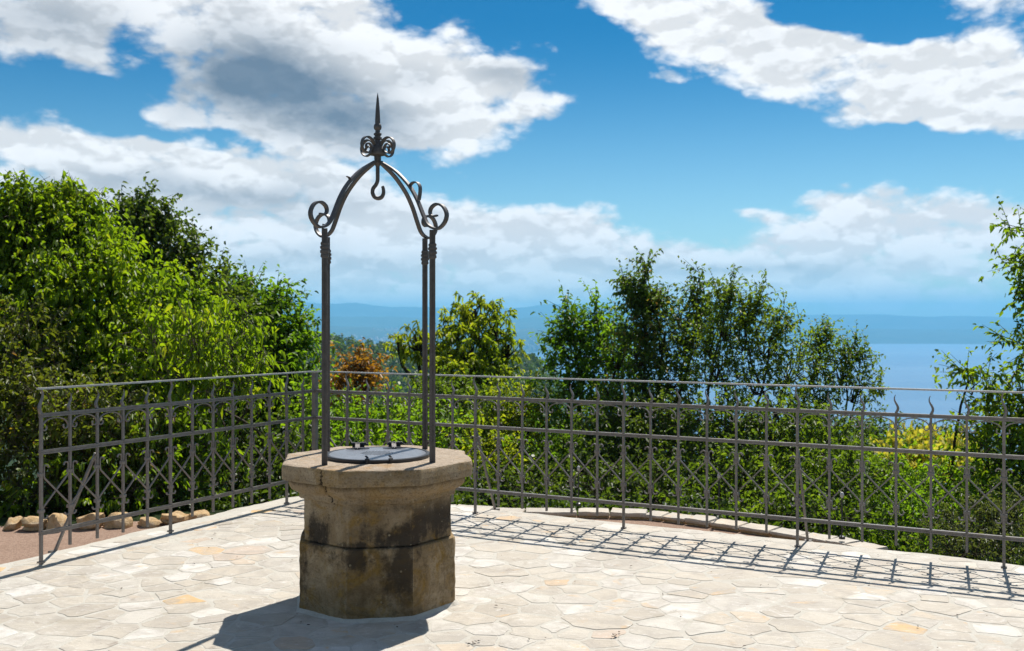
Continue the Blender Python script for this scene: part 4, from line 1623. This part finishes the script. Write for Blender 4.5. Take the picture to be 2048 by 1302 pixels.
def plant(name, label, cat, base, lobes, mat, leaf=0.09, cover=4.0, seed=1, bark='bark', trunk_r=0.08, shoot=5.0, droop=0.3, aspect=0.5, upright=0.35, twig=True,
          tips=None, shell=0.55, group=None, leaf2=None, stems=1, per=9, tone_mid=0.45):
    """lobes: list of (centre, (rx, ry, rz)); tips: list of (point, radius) leading shoots on the skyline"""
    g = np.random.default_rng(seed)
    base = np.asarray(base, float)
    root = empty(name, tuple(base))
    tag(root, label, cat, group)
    limbs = []
    LP, LA, LN, LT, LL = [], [], [], [], []
    cs = np.array([np.asarray(c, float) for c, r in lobes])
    heart = cs.mean(axis=0)
    fork = base + (heart - base) * 0.42
    fork[2] = base[2] + (heart[2] - base[2]) * 0.5
    roots = []
    for s in range(stems):
        off = np.array([g.normal(0, 0.15), g.normal(0, 0.15), 0]) * (stems > 1)
        ftop = fork + off * 3
        limbs.append(limb(base + off, ftop, trunk_r, trunk_r * 0.72, g, 7, 0.04))
        roots.append(ftop)

    def shoots(center, R, count, outward):
        """leafy shoots that start inside a lobe and grow outwards"""
        d = g.normal(size=(count, 3))
        d /= np.linalg.norm(d, axis=1, keepdims=True)
        rr = g.random(count) ** shell
        st = center + d * rr[:, None] * np.asarray(R)
        dirv = d * outward + g.normal(size=(count, 3)) * 0.55
        dirv[:, 2] += upright
        dirv /= np.linalg.norm(dirv, axis=1, keepdims=True)
        ln = leaf * shoot * g.uniform(0.6, 1.3, count)
        # clump tone: neighbouring shoots share it
        cl = np.array([mnoise.noise(Vector(p * (0.9 / max(0.25, leaf * 7)))) for p in st])
        for i in range(per):
            u = (i + 0.6) / per
            p = st + dirv * (ln * u)[:, None]
            p[:, 2] -= droop * ln * u * u * 0.5
            ax = dirv * 0.45 + g.normal(size=(count, 3)) * 0.62
            ax[:, 2] -= droop * 0.7
            ax /= np.linalg.norm(ax, axis=1, keepdims=True)
            nn = g.normal(size=(count, 3)) * 0.55
            nn[:, 2] += 1.0
            LP.append(p)
            LA.append(ax)
            LN.append(nn)
            LL.append(leaf * g.uniform(0.6, 1.25, count))
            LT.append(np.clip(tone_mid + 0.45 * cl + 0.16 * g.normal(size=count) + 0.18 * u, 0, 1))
        if twig:
            step = max(1, count // 160)
            for i in range(0, count, step):
                e = st[i] + dirv[i] * ln[i]
                e = st[i] + dirv[i] * ln[i] * 0.75
                limbs.append(([st[i], (st[i] + e) / 2, e], [leaf * 0.06, leaf * 0.045, leaf * 0.02]))
        return st

    la = 0.30 * aspect / 0.5 * leaf * leaf
    for (c, R) in lobes:
        c = np.asarray(c, float)
        R = np.asarray(R, float)
        near = roots[int(g.integers(len(roots)))]
        k = 0.5 + 0.3 * g.random()
        limbs.append(limb(near, c, trunk_r * 0.55, trunk_r * 0.18, g, 7, 0.07))
        n = max(4, int(cover * pi * R[0] * R[2] / (la * per)))
        st = shoots(c, R, n, 1.0)
        for i in range(0, len(st), max(1, len(st) // 14)):
            limbs.append(limb(c - (c - near) * 0.12, st[i], trunk_r * 0.16, leaf * 0.05, g, 5, 0.09))
    for (tp, r) in (tips or []):
        tp = np.asarray(tp, float)
        c = cs[np.argmin(np.linalg.norm(cs - tp, axis=1))]
        pts, rad = limb(c, tp, trunk_r * 0.22, leaf * 0.05, g, 8, 0.03)
        limbs.append((pts, rad))
        h = np.linalg.norm(tp - c)
        for i in range(2, 8):
            u = i / 7
            rad_here = r * (1.15 - 0.9 * u)
            n = max(3, int(cover * 3.2 * rad_here * h / 6 / (la * per) * 2))
            shoots(np.asarray(pts[i]), (rad_here, rad_here, h / 9), n, 0.5)
    pos = np.concatenate(LP)
    ax = np.concatenate(LA)
    nn = np.concatenate(LN)
    ln = np.concatenate(LL)
    tn = np.concatenate(LT)
    keep = g.random(len(pos)) < 0.93
    pos, ax, nn, ln, tn = pos[keep], ax[keep], nn[keep], ln[keep], tn[keep]
    me = leaves_mesh('crown', pos - base, ax, nn, ln, ln * aspect, tn, droop)
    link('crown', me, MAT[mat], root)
    V, Fq = prism_chain(limbs)
    me = mesh_np('trunk', np.array(V) - base, faces4=Fq, smooth=True)
    link('trunk', me, MAT[bark], root)
    if leaf2 is not None:
        lm, frac, size, zmin = leaf2
        pick = (pos[:, 2] > zmin) & (g.random(len(pos)) < frac)
        me = leaves_mesh('blossom', pos[pick] - base + nn[pick] * 0.02, nn[pick] / np.linalg.norm(nn[pick], axis=1, keepdims=True), ax[pick], ln[pick] * size, ln[pick] * size * 0.6, tn[pick], 0.1)
        link('blossom', me, MAT[lm], root)
    return root, len(pos)


def LB(px, py, Z, rpx, rpy=None, rz=None):
    """a lobe of foliage: where its centre lies on the photograph, how far off, its half width and half height in pixels"""
    rpy = rpy or rpx
    k = Z / F
    return (P(px, py, Z), (rpx * k, (rz if rz else 0.8 * (rpx + rpy) / 2 * k), rpy * k))


def TP(px, py, Z, rpx):
    return (P(px, py, Z), rpx * Z / F)


def gb(px, Z):
    x = (px - 1024) / F * Z
    return (x, Z, ground_z(x, Z) - 0.1)


NL = 0


def add(*a, **k):
    global NL
    r, n = plant(*a, **k)
    NL += n


LG = 'trees and shrubs growing beyond the railings'
# --- left mass
add('broadleaf_tree', 'big bright green broadleaf tree filling the left border behind the short railing', 'tree', gb(90, 11.6),
    [LB(40, 500, 11.0, 120, 100), LB(150, 500, 11.4, 90, 90), LB(60, 640, 10.6, 150, 130), LB(210, 590, 10.8, 130, 110), LB(330, 640, 11.2, 105, 95), LB(-120, 560, 11, 170, 170),
     LB(250, 720, 10.4, 150, 90), LB(110, 760, 10.2, 150, 100), LB(390, 730, 10.8, 80, 80)],
    'bright', leaf=0.066, cover=4.8, seed=3, trunk_r=0.16, droop=0.55, aspect=0.55, group=LG,
    tips=[TP(52, 375, 11, 34), TP(18, 395, 11, 30), TP(118, 385, 11.4, 40), TP(160, 395, 11.4, 36), TP(180, 430, 11.4, 30), TP(232, 480, 11, 30), TP(-60, 370, 11, 40)])
add('broadleaf_tree', 'dark green tree with an upright tip rising behind the bright tree at far left', 'tree', gb(300, 14.5),
    [LB(285, 480, 13.8, 70, 65), LB(330, 520, 13.6, 75, 70), LB(390, 590, 13.6, 85, 75), LB(330, 640, 13.6, 110, 90), LB(430, 660, 13.8, 80, 90), LB(350, 780, 13.4, 130, 100)],
    'dark', leaf=0.085, cover=4.2, seed=5, trunk_r=0.13, group=LG, droop=0.3, upright=0.5,
    tips=[TP(294, 398, 13.8, 20), TP(240, 415, 13.8, 24), TP(338, 440, 13.6, 26), TP(395, 520, 13.6, 22)])
add('broadleaf_tree', 'round deep green tree ending the leafy mass, just left of the well arch', 'tree', gb(520, 15.5),
    [LB(470, 640, 15, 70, 70), LB(535, 640, 14.8, 70, 62), LB(570, 700, 14.8, 52, 60), LB(500, 730, 14.4, 95, 80), LB(560, 790, 14.4, 70, 80), LB(470, 830, 14.2, 100, 90), LB(590, 860, 14.2, 60, 70)],
    'fresh', leaf=0.085, cover=4.0, seed=8, trunk_r=0.14, group=LG, tone_mid=0.25,
    tips=[TP(500, 572, 14.9, 26), TP(550, 588, 14.8, 24), TP(600, 650, 14.8, 18), TP(455, 580, 15, 22), TP(618, 655, 14.8, 12)])
add('sapling', 'slender sapling with drooping yellow-green leaves in front of the round deep green tree', 'sapling', gb(440, 10.2),
    [LB(470, 690, 10.0, 40, 60), LB(400, 700, 9.8, 55, 60), LB(480, 760, 9.7, 60, 45), LB(350, 740, 9.7, 60, 60), LB(430, 800, 9.6, 70, 50), LB(300, 690, 9.8, 45, 55)],
    'bright', leaf=0.070, cover=1.4, seed=12, trunk_r=0.035, stems=3, droop=0.7, group=LG, bark='bark_pale', tone_mid=0.55,
    tips=[TP(497, 630, 10, 16), TP(535, 720, 9.8, 18), TP(380, 640, 9.9, 20)])
add('shrub', 'olive brown shrub with bare twigs hanging behind the open end of the short railing', 'shrub', gb(60, 9.4),
    [LB(30, 800, 9.3, 120, 80), LB(160, 830, 9.2, 120, 80), LB(90, 920, 9.0, 140, 80), LB(-90, 850, 9.2, 130, 120), LB(230, 880, 9.1, 90, 80), LB(30, 700, 9.8, 100, 80)],
    'olive', leaf=0.060, cover=2.9, seed=15, trunk_r=0.03, stems=5, droop=0.4, group=LG, bark='bark_pale', aspect=0.45)
add('shrub', 'leafy yellow-green shrub overhanging the row of rocks behind the short railing', 'shrub', gb(270, 9.4),
    [LB(200, 930, 8.9, 80, 70), LB(300, 900, 9.1, 90, 80), LB(380, 900, 9.3, 70, 70), LB(250, 980, 8.7, 70, 34), LB(80, 985, 8.6, 100, 34), LB(-60, 985, 8.6, 90, 40), LB(340, 970, 8.9, 60, 40)],
    'bright', leaf=0.066, cover=1.9, seed=17, trunk_r=0.025, stems=4, droop=0.5, group=LG, tone_mid=0.35)
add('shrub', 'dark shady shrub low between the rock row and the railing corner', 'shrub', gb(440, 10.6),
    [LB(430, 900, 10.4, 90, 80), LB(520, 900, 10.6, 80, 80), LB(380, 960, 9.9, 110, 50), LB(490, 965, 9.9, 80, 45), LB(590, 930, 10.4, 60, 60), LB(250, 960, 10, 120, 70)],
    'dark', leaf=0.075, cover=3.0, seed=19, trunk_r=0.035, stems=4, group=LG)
# --- middle
add('shrub', 'rust orange dead-leaved bush behind the railing beside the left front arch post', 'shrub', gb(705, 16.5),
    [LB(715, 745, 16, 36, 30), LB(690, 780, 16, 40, 36), LB(738, 770, 16, 30, 34), LB(690, 830, 15.8, 50, 30), LB(655, 790, 16, 26, 26)],
    'autumn', leaf=0.085, cover=2.6, seed=22, trunk_r=0.04, stems=3, group=LG, tips=[TP(728, 712, 16, 14), TP(695, 728, 16, 12)])
add('chestnut_tree', 'rounded chestnut tree with yellow-green catkins seen beside the right arch posts', 'tree', gb(930, 22),
    [LB(950, 618, 20.5, 46, 28), LB(905, 650, 20.5, 40, 34), LB(990, 650, 20.3, 42, 40), LB(1018, 690, 20.3, 24, 26), LB(940, 690, 20, 70, 44), LB(880, 720, 20.3, 40, 30), LB(830, 668, 20.5, 24, 22),
     LB(795, 685, 20.5, 20, 18), LB(836, 700, 20.5, 22, 14), LB(930, 750, 19.6, 80, 50), LB(985, 740, 20, 46, 40)],
    'yellow', leaf=0.125, cover=3.4, seed=25, trunk_r=0.17, group=LG, aspect=0.34, droop=0.45, shell=0.35, tone_mid=0.62, shoot=1.5, per=13, upright=0.15)
add('shrub', 'fresh green bush filling the view behind the well, left of the chestnut', 'shrub', gb(740, 13.5),
    [LB(640, 830, 13.4, 60, 46), LB(720, 865, 13, 80, 60), LB(800, 850, 13.2, 70, 50), LB(640, 900, 12.6, 90, 70), LB(760, 930, 12.2, 110, 70), LB(860, 880, 12.6, 60, 60)],
    'fresh', leaf=0.075, cover=3.2, seed=28, trunk_r=0.05, stems=4, group=LG, tone_mid=0.6)
add('bushy_tree', 'dark bushy tree under the chestnut, behind the right arch posts', 'tree', gb(880, 16),
    [LB(870, 800, 15.6, 76, 36), LB(930, 830, 15.2, 80, 60), LB(850, 850, 15.2, 70, 60), LB(1000, 880, 14.8, 90, 70), LB(930, 930, 14.6, 110, 60)],
    'mid', leaf=0.08, cover=3.3, seed=31, trunk_r=0.06, stems=3, group=LG, tone_mid=0.35)
add('shrub', 'yellow-green bush catching the sun below the gap between chestnut and tall trees', 'shrub', gb(1050, 15),
    [LB(1040, 800, 14.6, 55, 40), LB(1060, 850, 14.3, 50, 45), LB(1000, 830, 14.4, 50, 45), LB(950, 900, 13.6, 70, 40), LB(1010, 940, 13.2, 80, 50)],
    'yellow', leaf=0.075, cover=2.9, seed=33, trunk_r=0.05, stems=3, group=LG, tone_mid=0.5)
# --- right cluster
add('broadleaf_tree', 'mid green tree with two short tips, leftmost of the tall cluster behind the long railing', 'tree', gb(1160, 15.5),
    [LB(1150, 690, 14.8, 52, 50), LB(1200, 690, 14.7, 48, 52), LB(1140, 760, 14.4, 60, 55), LB(1220, 760, 14.4, 60, 60), LB(1242, 705, 14.0, 40, 44), LB(1160, 850, 14, 85, 60), LB(1120, 930, 13.2, 100, 60)],
    'fresh', leaf=0.08, cover=2.9, seed=36, trunk_r=0.10, group=LG, tone_mid=0.28,
    tips=[TP(1133, 612, 14.8, 20), TP(1190, 614, 14.7, 22), TP(1112, 665, 14.7, 18)])
add('broadleaf_tree', 'tallest dark pointed tree with reddish tips in the cluster behind the long railing', 'tree', gb(1300, 14),
    [LB(1290, 640, 13.6, 52, 60), LB(1330, 670, 13.5, 50, 60), LB(1270, 710, 13.4, 55, 55), LB(1390, 660, 13.4, 34, 55), LB(1340, 760, 13.2, 70, 60), LB(1280, 830, 13, 85, 70)],
    'ruddy', leaf=0.062, cover=2.9, seed=39, trunk_r=0.09, stems=2, group=LG, upright=0.6,
    tips=[TP(1293, 532, 13.6, 20), TP(1250, 560, 13.6, 20), TP(1398, 552, 13.4, 16), TP(1325, 590, 13.5, 22)])
add('sparse_tree', 'sparse see-through tree with many thin upright branches, right of the tallest tree', 'tree', gb(1450, 13),
    [LB(1450, 640, 12.7, 46, 55), LB(1490, 660, 12.6, 52, 62), LB(1540, 680, 12.6, 46, 62), LB(1430, 730, 12.5, 60, 55), LB(1520, 760, 12.4, 75, 55), LB(1585, 735, 12.5, 46, 55), LB(1410, 680, 12.9, 40, 60)],
    'mid', leaf=0.052, cover=1.75, seed=42, trunk_r=0.055, stems=5, group=LG, upright=0.7, tone_mid=0.5, per=8,
    tips=[TP(1470, 553, 12.7, 14), TP(1432, 572, 12.7, 12), TP(1532, 570, 12.6, 12), TP(1568, 612, 12.6, 12), TP(1598, 645, 12.5, 10), TP(1505, 590, 12.6, 14)])
add('sparse_tree', 'low spreading thin-leaved tree at the open sea edge of the cluster', 'tree', gb(1640, 13.5),
    [LB(1640, 710, 13, 46, 44), LB(1690, 730, 13, 42, 42), LB(1640, 780, 12.8, 60, 45), LB(1720, 770, 12.9, 44, 40), LB(1600, 830, 12.6, 60, 45)],
    'mid', leaf=0.052, cover=1.8, seed=45, trunk_r=0.05, stems=4, group=LG, upright=0.6, tone_mid=0.45, per=8,
    tips=[TP(1658, 652, 13, 14), TP(1712, 682, 13, 12), TP(1750, 708, 13, 10), TP(1768, 790, 12.8, 10), TP(1630, 668, 13, 12)])
add('shrub', 'dark understorey thicket behind the middle of the long railing', 'shrub', gb(1300, 12),
    [LB(1220, 900, 12.2, 90, 70), LB(1330, 880, 12.2, 90, 70), LB(1200, 980, 11.2, 110, 50), LB(1320, 980, 11, 110, 55), LB(1430, 950, 11.2, 90, 60), LB(1060, 985, 11.4, 110, 45), LB(940, 990, 11.2, 90, 40)],
    'dark', leaf=0.07, cover=3.0, seed=48, trunk_r=0.04, stems=4, group=LG)
add('shrub', 'tangled green thicket under the sparse trees behind the right half of the long railing', 'shrub', gb(1520, 11.4),
    [LB(1450, 850, 11.6, 80, 60), LB(1550, 870, 11.4, 90, 60), LB(1650, 880, 11.4, 80, 55), LB(1500, 960, 10.6, 100, 60), LB(1620, 970, 10.4, 100, 60), LB(1710, 960, 10.4, 70, 60), LB(1560, 1030, 9.6, 110, 40), LB(1690, 1040, 9.2, 80, 40), LB(1400, 1010, 10.2, 100, 40)],
    'mid', leaf=0.062, cover=2.8, seed=51, trunk_r=0.04, stems=5, group=LG, tone_mid=0.3)
# --- far right
add('broadleaf_tree', 'bright green tree reaching in from the right border over the railing end', 'tree', gb(2080, 11.5),
    [LB(2040, 790, 11, 70, 45), LB(1975, 770, 11, 40, 18), LB(1950, 750, 11, 22, 12), LB(2010, 840, 10.8, 80, 50), LB(2090, 850, 10.8, 100, 80), LB(1990, 900, 10.6, 70, 50), LB(2070, 960, 10.2, 90, 70),
     LB(2085, 705, 11, 46, 26), LB(2098, 520, 11, 52, 34), LB(2105, 470, 11, 46, 36), LB(2100, 580, 11, 40, 36), LB(2150, 650, 11, 70, 120)],
    'bright', leaf=0.070, cover=2.4, seed=54, trunk_r=0.045, stems=3, group=LG, tone_mid=0.3, upright=0.1,
    tips=[TP(1922, 738, 11, 10), TP(2008, 525, 11, 12), TP(2022, 460, 11, 10), TP(2004, 672, 11, 10), TP(2028, 600, 11, 10)])
add('shrub', 'bush covered in yellow blossom beyond the right part of the long railing', 'shrub', gb(1860, 15.5),
    [LB(1845, 902, 14.6, 62, 30), LB(1890, 915, 14.5, 54, 32), LB(1815, 928, 14.4, 48, 28), LB(1860, 950, 14.2, 80, 34)],
    'fresh', leaf=0.07, cover=3.0, seed=57, trunk_r=0.05, stems=4, group=LG, tone_mid=0.7, leaf2=('blossom', 0.95, 1.25, P(1850, 960, 14.4).z))
add('shrub', 'sunlit fresh green bush in front of the yellow blossom bush', 'shrub', gb(1830, 11.5),
    [LB(1800, 960, 11.4, 70, 40), LB(1880, 985, 11, 80, 50), LB(1780, 1020, 10.6, 80, 50), LB(1860, 1050, 10, 90, 45), LB(1960, 980, 10.8, 60, 50)],
    'fresh', leaf=0.06, cover=3.0, seed=60, trunk_r=0.04, stems=4, group=LG, tone_mid=0.5)
add('shrub', 'grey-green fine-leaved shrub low at the right behind the last railing posts', 'shrub', gb(1950, 8.9),
    [LB(1930, 1060, 8.7, 60, 50), LB(1985, 1040, 8.6, 55, 60), LB(2040, 1060, 8.4, 60, 60), LB(1890, 1090, 8.6, 50, 30), LB(1960, 1100, 8.1, 70, 30)],
    'silver', leaf=0.045, cover=2.2, seed=63, trunk_r=0.025, stems=5, group=LG, aspect=0.3, upright=0.5)
add('bushy_tree', 'dark rounded treetop below the sea, left of the yellow blossom bush', 'tree', gb(1760, 30),
    [LB(1740, 880, 27, 60, 40), LB(1800, 890, 27, 50, 30), LB(1700, 910, 26, 80, 50), LB(1850, 910, 26, 60, 36)],
    'mid', leaf=0.11, cover=3.0, seed=66, trunk_r=0.12, group=LG, tone_mid=0.2)
add('bushy_tree', 'far dark treetop peeping out between the yellow blossom and the sea', 'tree', gb(1880, 38),
    [LB(1880, 880, 34, 44, 28), LB(1925, 900, 33, 44, 30), LB(1990, 910, 32, 70, 40)],
    'dark', leaf=0.14, cover=3.0, seed=69, trunk_r=0.12, group=LG, tone_mid=0.4)
# --- second row down the slope, seen through the gaps
add('bushy_tree', 'dark bushy tree lower on the slope behind the tallest pointed tree', 'tree', gb(1250, 21),
    [LB(1180, 900, 19, 110, 70), LB(1300, 880, 19, 110, 70), LB(1380, 930, 18, 110, 80), LB(1250, 980, 17, 130, 70), LB(1120, 960, 17, 110, 70)],
    'dark', leaf=0.11, cover=3.4, seed=81, trunk_r=0.12, group=LG, tone_mid=0.3)
add('bushy_tree', 'dark bushy tree lower on the slope behind the sparse see-through tree', 'tree', gb(1520, 20),
    [LB(1480, 880, 18, 100, 60), LB(1580, 890, 18, 110, 60), LB(1680, 910, 18, 100, 60), LB(1540, 970, 16, 130, 70), LB(1680, 990, 15, 120, 70), LB(1600, 1050, 14, 130, 60)],
    'dark', leaf=0.10, cover=3.4, seed=84, trunk_r=0.12, group=LG, tone_mid=0.3)
add('bushy_tree', 'deep green bushy tree lower on the slope below the yellow blossom bush', 'tree', gb(1880, 18),
    [LB(1780, 980, 16, 90, 60), LB(1880, 1010, 15, 110, 70), LB(1990, 1000, 15, 110, 80), LB(1800, 1070, 13, 120, 60), LB(1950, 1090, 12, 130, 60)],
    'mid', leaf=0.085, cover=3.4, seed=87, trunk_r=0.10, group=LG, tone_mid=0.3)
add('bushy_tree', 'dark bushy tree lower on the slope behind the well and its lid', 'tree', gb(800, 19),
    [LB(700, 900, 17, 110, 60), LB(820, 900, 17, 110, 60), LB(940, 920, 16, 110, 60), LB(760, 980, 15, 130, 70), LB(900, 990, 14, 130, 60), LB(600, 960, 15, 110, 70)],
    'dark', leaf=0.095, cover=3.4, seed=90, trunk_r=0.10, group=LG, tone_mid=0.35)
print('leaves', NL)


def build_undergrowth():
    """brambles and young growth that cover the slope"""
    g = np.random.default_rng(123)
    P0, A, N, T, L = [], [], [], [], []
    for k in range(2600):
        az = g.uniform(-0.62, 0.62)
        y = 8.8 + 26 * g.random() ** 1.6
        x = y * tan(az)
        if y < interp(x, FLAT) + 0.35:
            continue
        z = ground_z(x, y)
        r = g.uniform(0.18, 0.45)
        n = int(70 * (r / 0.3) ** 2)
        d = g.normal(size=(n, 3))
        d[:, 2] = np.abs(d[:, 2]) * 1.1
        d /= np.linalg.norm(d, axis=1, keepdims=True)
        P0.append(np.array([x, y, z]) + d * r * g.uniform(0.3, 1.0, (n, 1)))
        ax = d * 0.5 + g.normal(size=(n, 3)) * 0.6
        A.append(ax / np.linalg.norm(ax, axis=1, keepdims=True))
        nn = g.normal(size=(n, 3)) * 0.5
        nn[:, 2] += 1
        N.append(nn)
        T.append(np.clip(g.normal(0.35, 0.2) + g.normal(0, 0.15, n), 0, 1))
        L.append(g.uniform(0.04, 0.085, n))
    P0, A, N, T, L = map(np.concatenate, (P0, A, N, T, L))
    me = leaves_mesh('undergrowth', P0, A, N, L, L * 0.5, T, 0.3)
    tag(link('undergrowth', me, MAT['dark']), 'dark green undergrowth covering the slope below the terrace', 'undergrowth', kind='stuff')
    print('undergrowth', len(P0))


build_undergrowth()


# far wooded ridge: a wood that reads as one mass
def build_wood():
    g = np.random.default_rng(77)
    C = []
    for k in range(6500):
        az = g.uniform(-0.36, 0.60)
        r = (g.uniform(330, 840) if k % 4 else g.uniform(60, 330)) if az < 0.10 else 50 * (22 ** g.random())
        x, y = r * sin(az), r * cos(az)
        C.append((x, y, ground_z(x, y), r))
    P0, A, N, T, L = [], [], [], [], []
    for (x, y, z, r) in C:
        rad = g.uniform(2.2, 4.6)
        h = rad * g.uniform(0.8, 1.25)
        n = 34
        d = g.normal(size=(n, 3))
        d[:, 2] = np.abs(d[:, 2])
        d /= np.linalg.norm(d, axis=1, keepdims=True)
        p = np.array([x, y, z + rad * 0.7]) + d * np.array([rad, rad, h]) * g.uniform(0.6, 1.0, (n, 1))
        P0.append(p)
        ax = g.normal(size=(n, 3))
        A.append(ax / np.linalg.norm(ax, axis=1, keepdims=True))
        N.append(d + g.normal(size=(n, 3)) * 0.3)
        T.append(np.clip(g.normal(0.4, 0.2) + g.normal(0, 0.12, n), 0, 1))
        L.append(g.uniform(1.4, 2.6, n))
    P0, A, N, T, L = map(np.concatenate, (P0, A, N, T, L))
    me = leaves_mesh('wood', P0, A, N, L, L * 0.8, T, 0.1)
    tag(link('wood', me, MAT['dark']), 'distant dark green wood covering the ridge above the bay', 'wood', kind='stuff')


build_wood()


# ------------------------------------------------------------------ ground litter on the paving
def build_litter():
    g = np.random.default_rng(5)
    n = 110
    pts = []
    while len(pts) < n:
        y = g.uniform(4.3, 8.3)
        x = g.uniform(-0.6, 0.6) * y
        if in_poly(x, y, TERRACE) and hypot(x - WELL_C.x, y - WELL_C.y) > 0.5:
            pts.append((x, y, 0.008))
    for (cx, cy, k) in ((0.515, 4.90, 9), (-0.19, 4.78, 8)):
        for i in range(k):
            pts.append((cx + g.normal(0, 0.012), cy + g.normal(0, 0.016), 0.009))
    pos = np.array(pts)
    ax = g.normal(size=pos.shape)
    ax[:, 2] = abs(ax[:, 2]) * 0.2
    ax /= np.linalg.norm(ax, axis=1, keepdims=True)
    nn = np.tile(np.array([[0.1, 0.1, 1.0]]), (len(pos), 1)) + g.normal(size=pos.shape) * 0.2
    ln = g.uniform(0.007, 0.024, len(pos))
    me = leaves_mesh('leaf_litter', pos, ax, nn, ln, ln * 0.5, g.random(len(pos)), 0.1)
    m, t = material('dry_litter')
    tone = t.n('ShaderNodeAttribute', attribute_name='tone').outputs['Fac']
    principled(t, t.ramp(tone, [(0.0, (0.02, 0.016, 0.012)), (0.7, (0.06, 0.04, 0.025)), (1.0, (0.16, 0.09, 0.04))]), 0.8, 0.2)
    tag(link('leaf_litter', me, m), 'dry dark leaf bits scattered on the pale paving', 'leaf litter', kind='stuff')


build_litter()
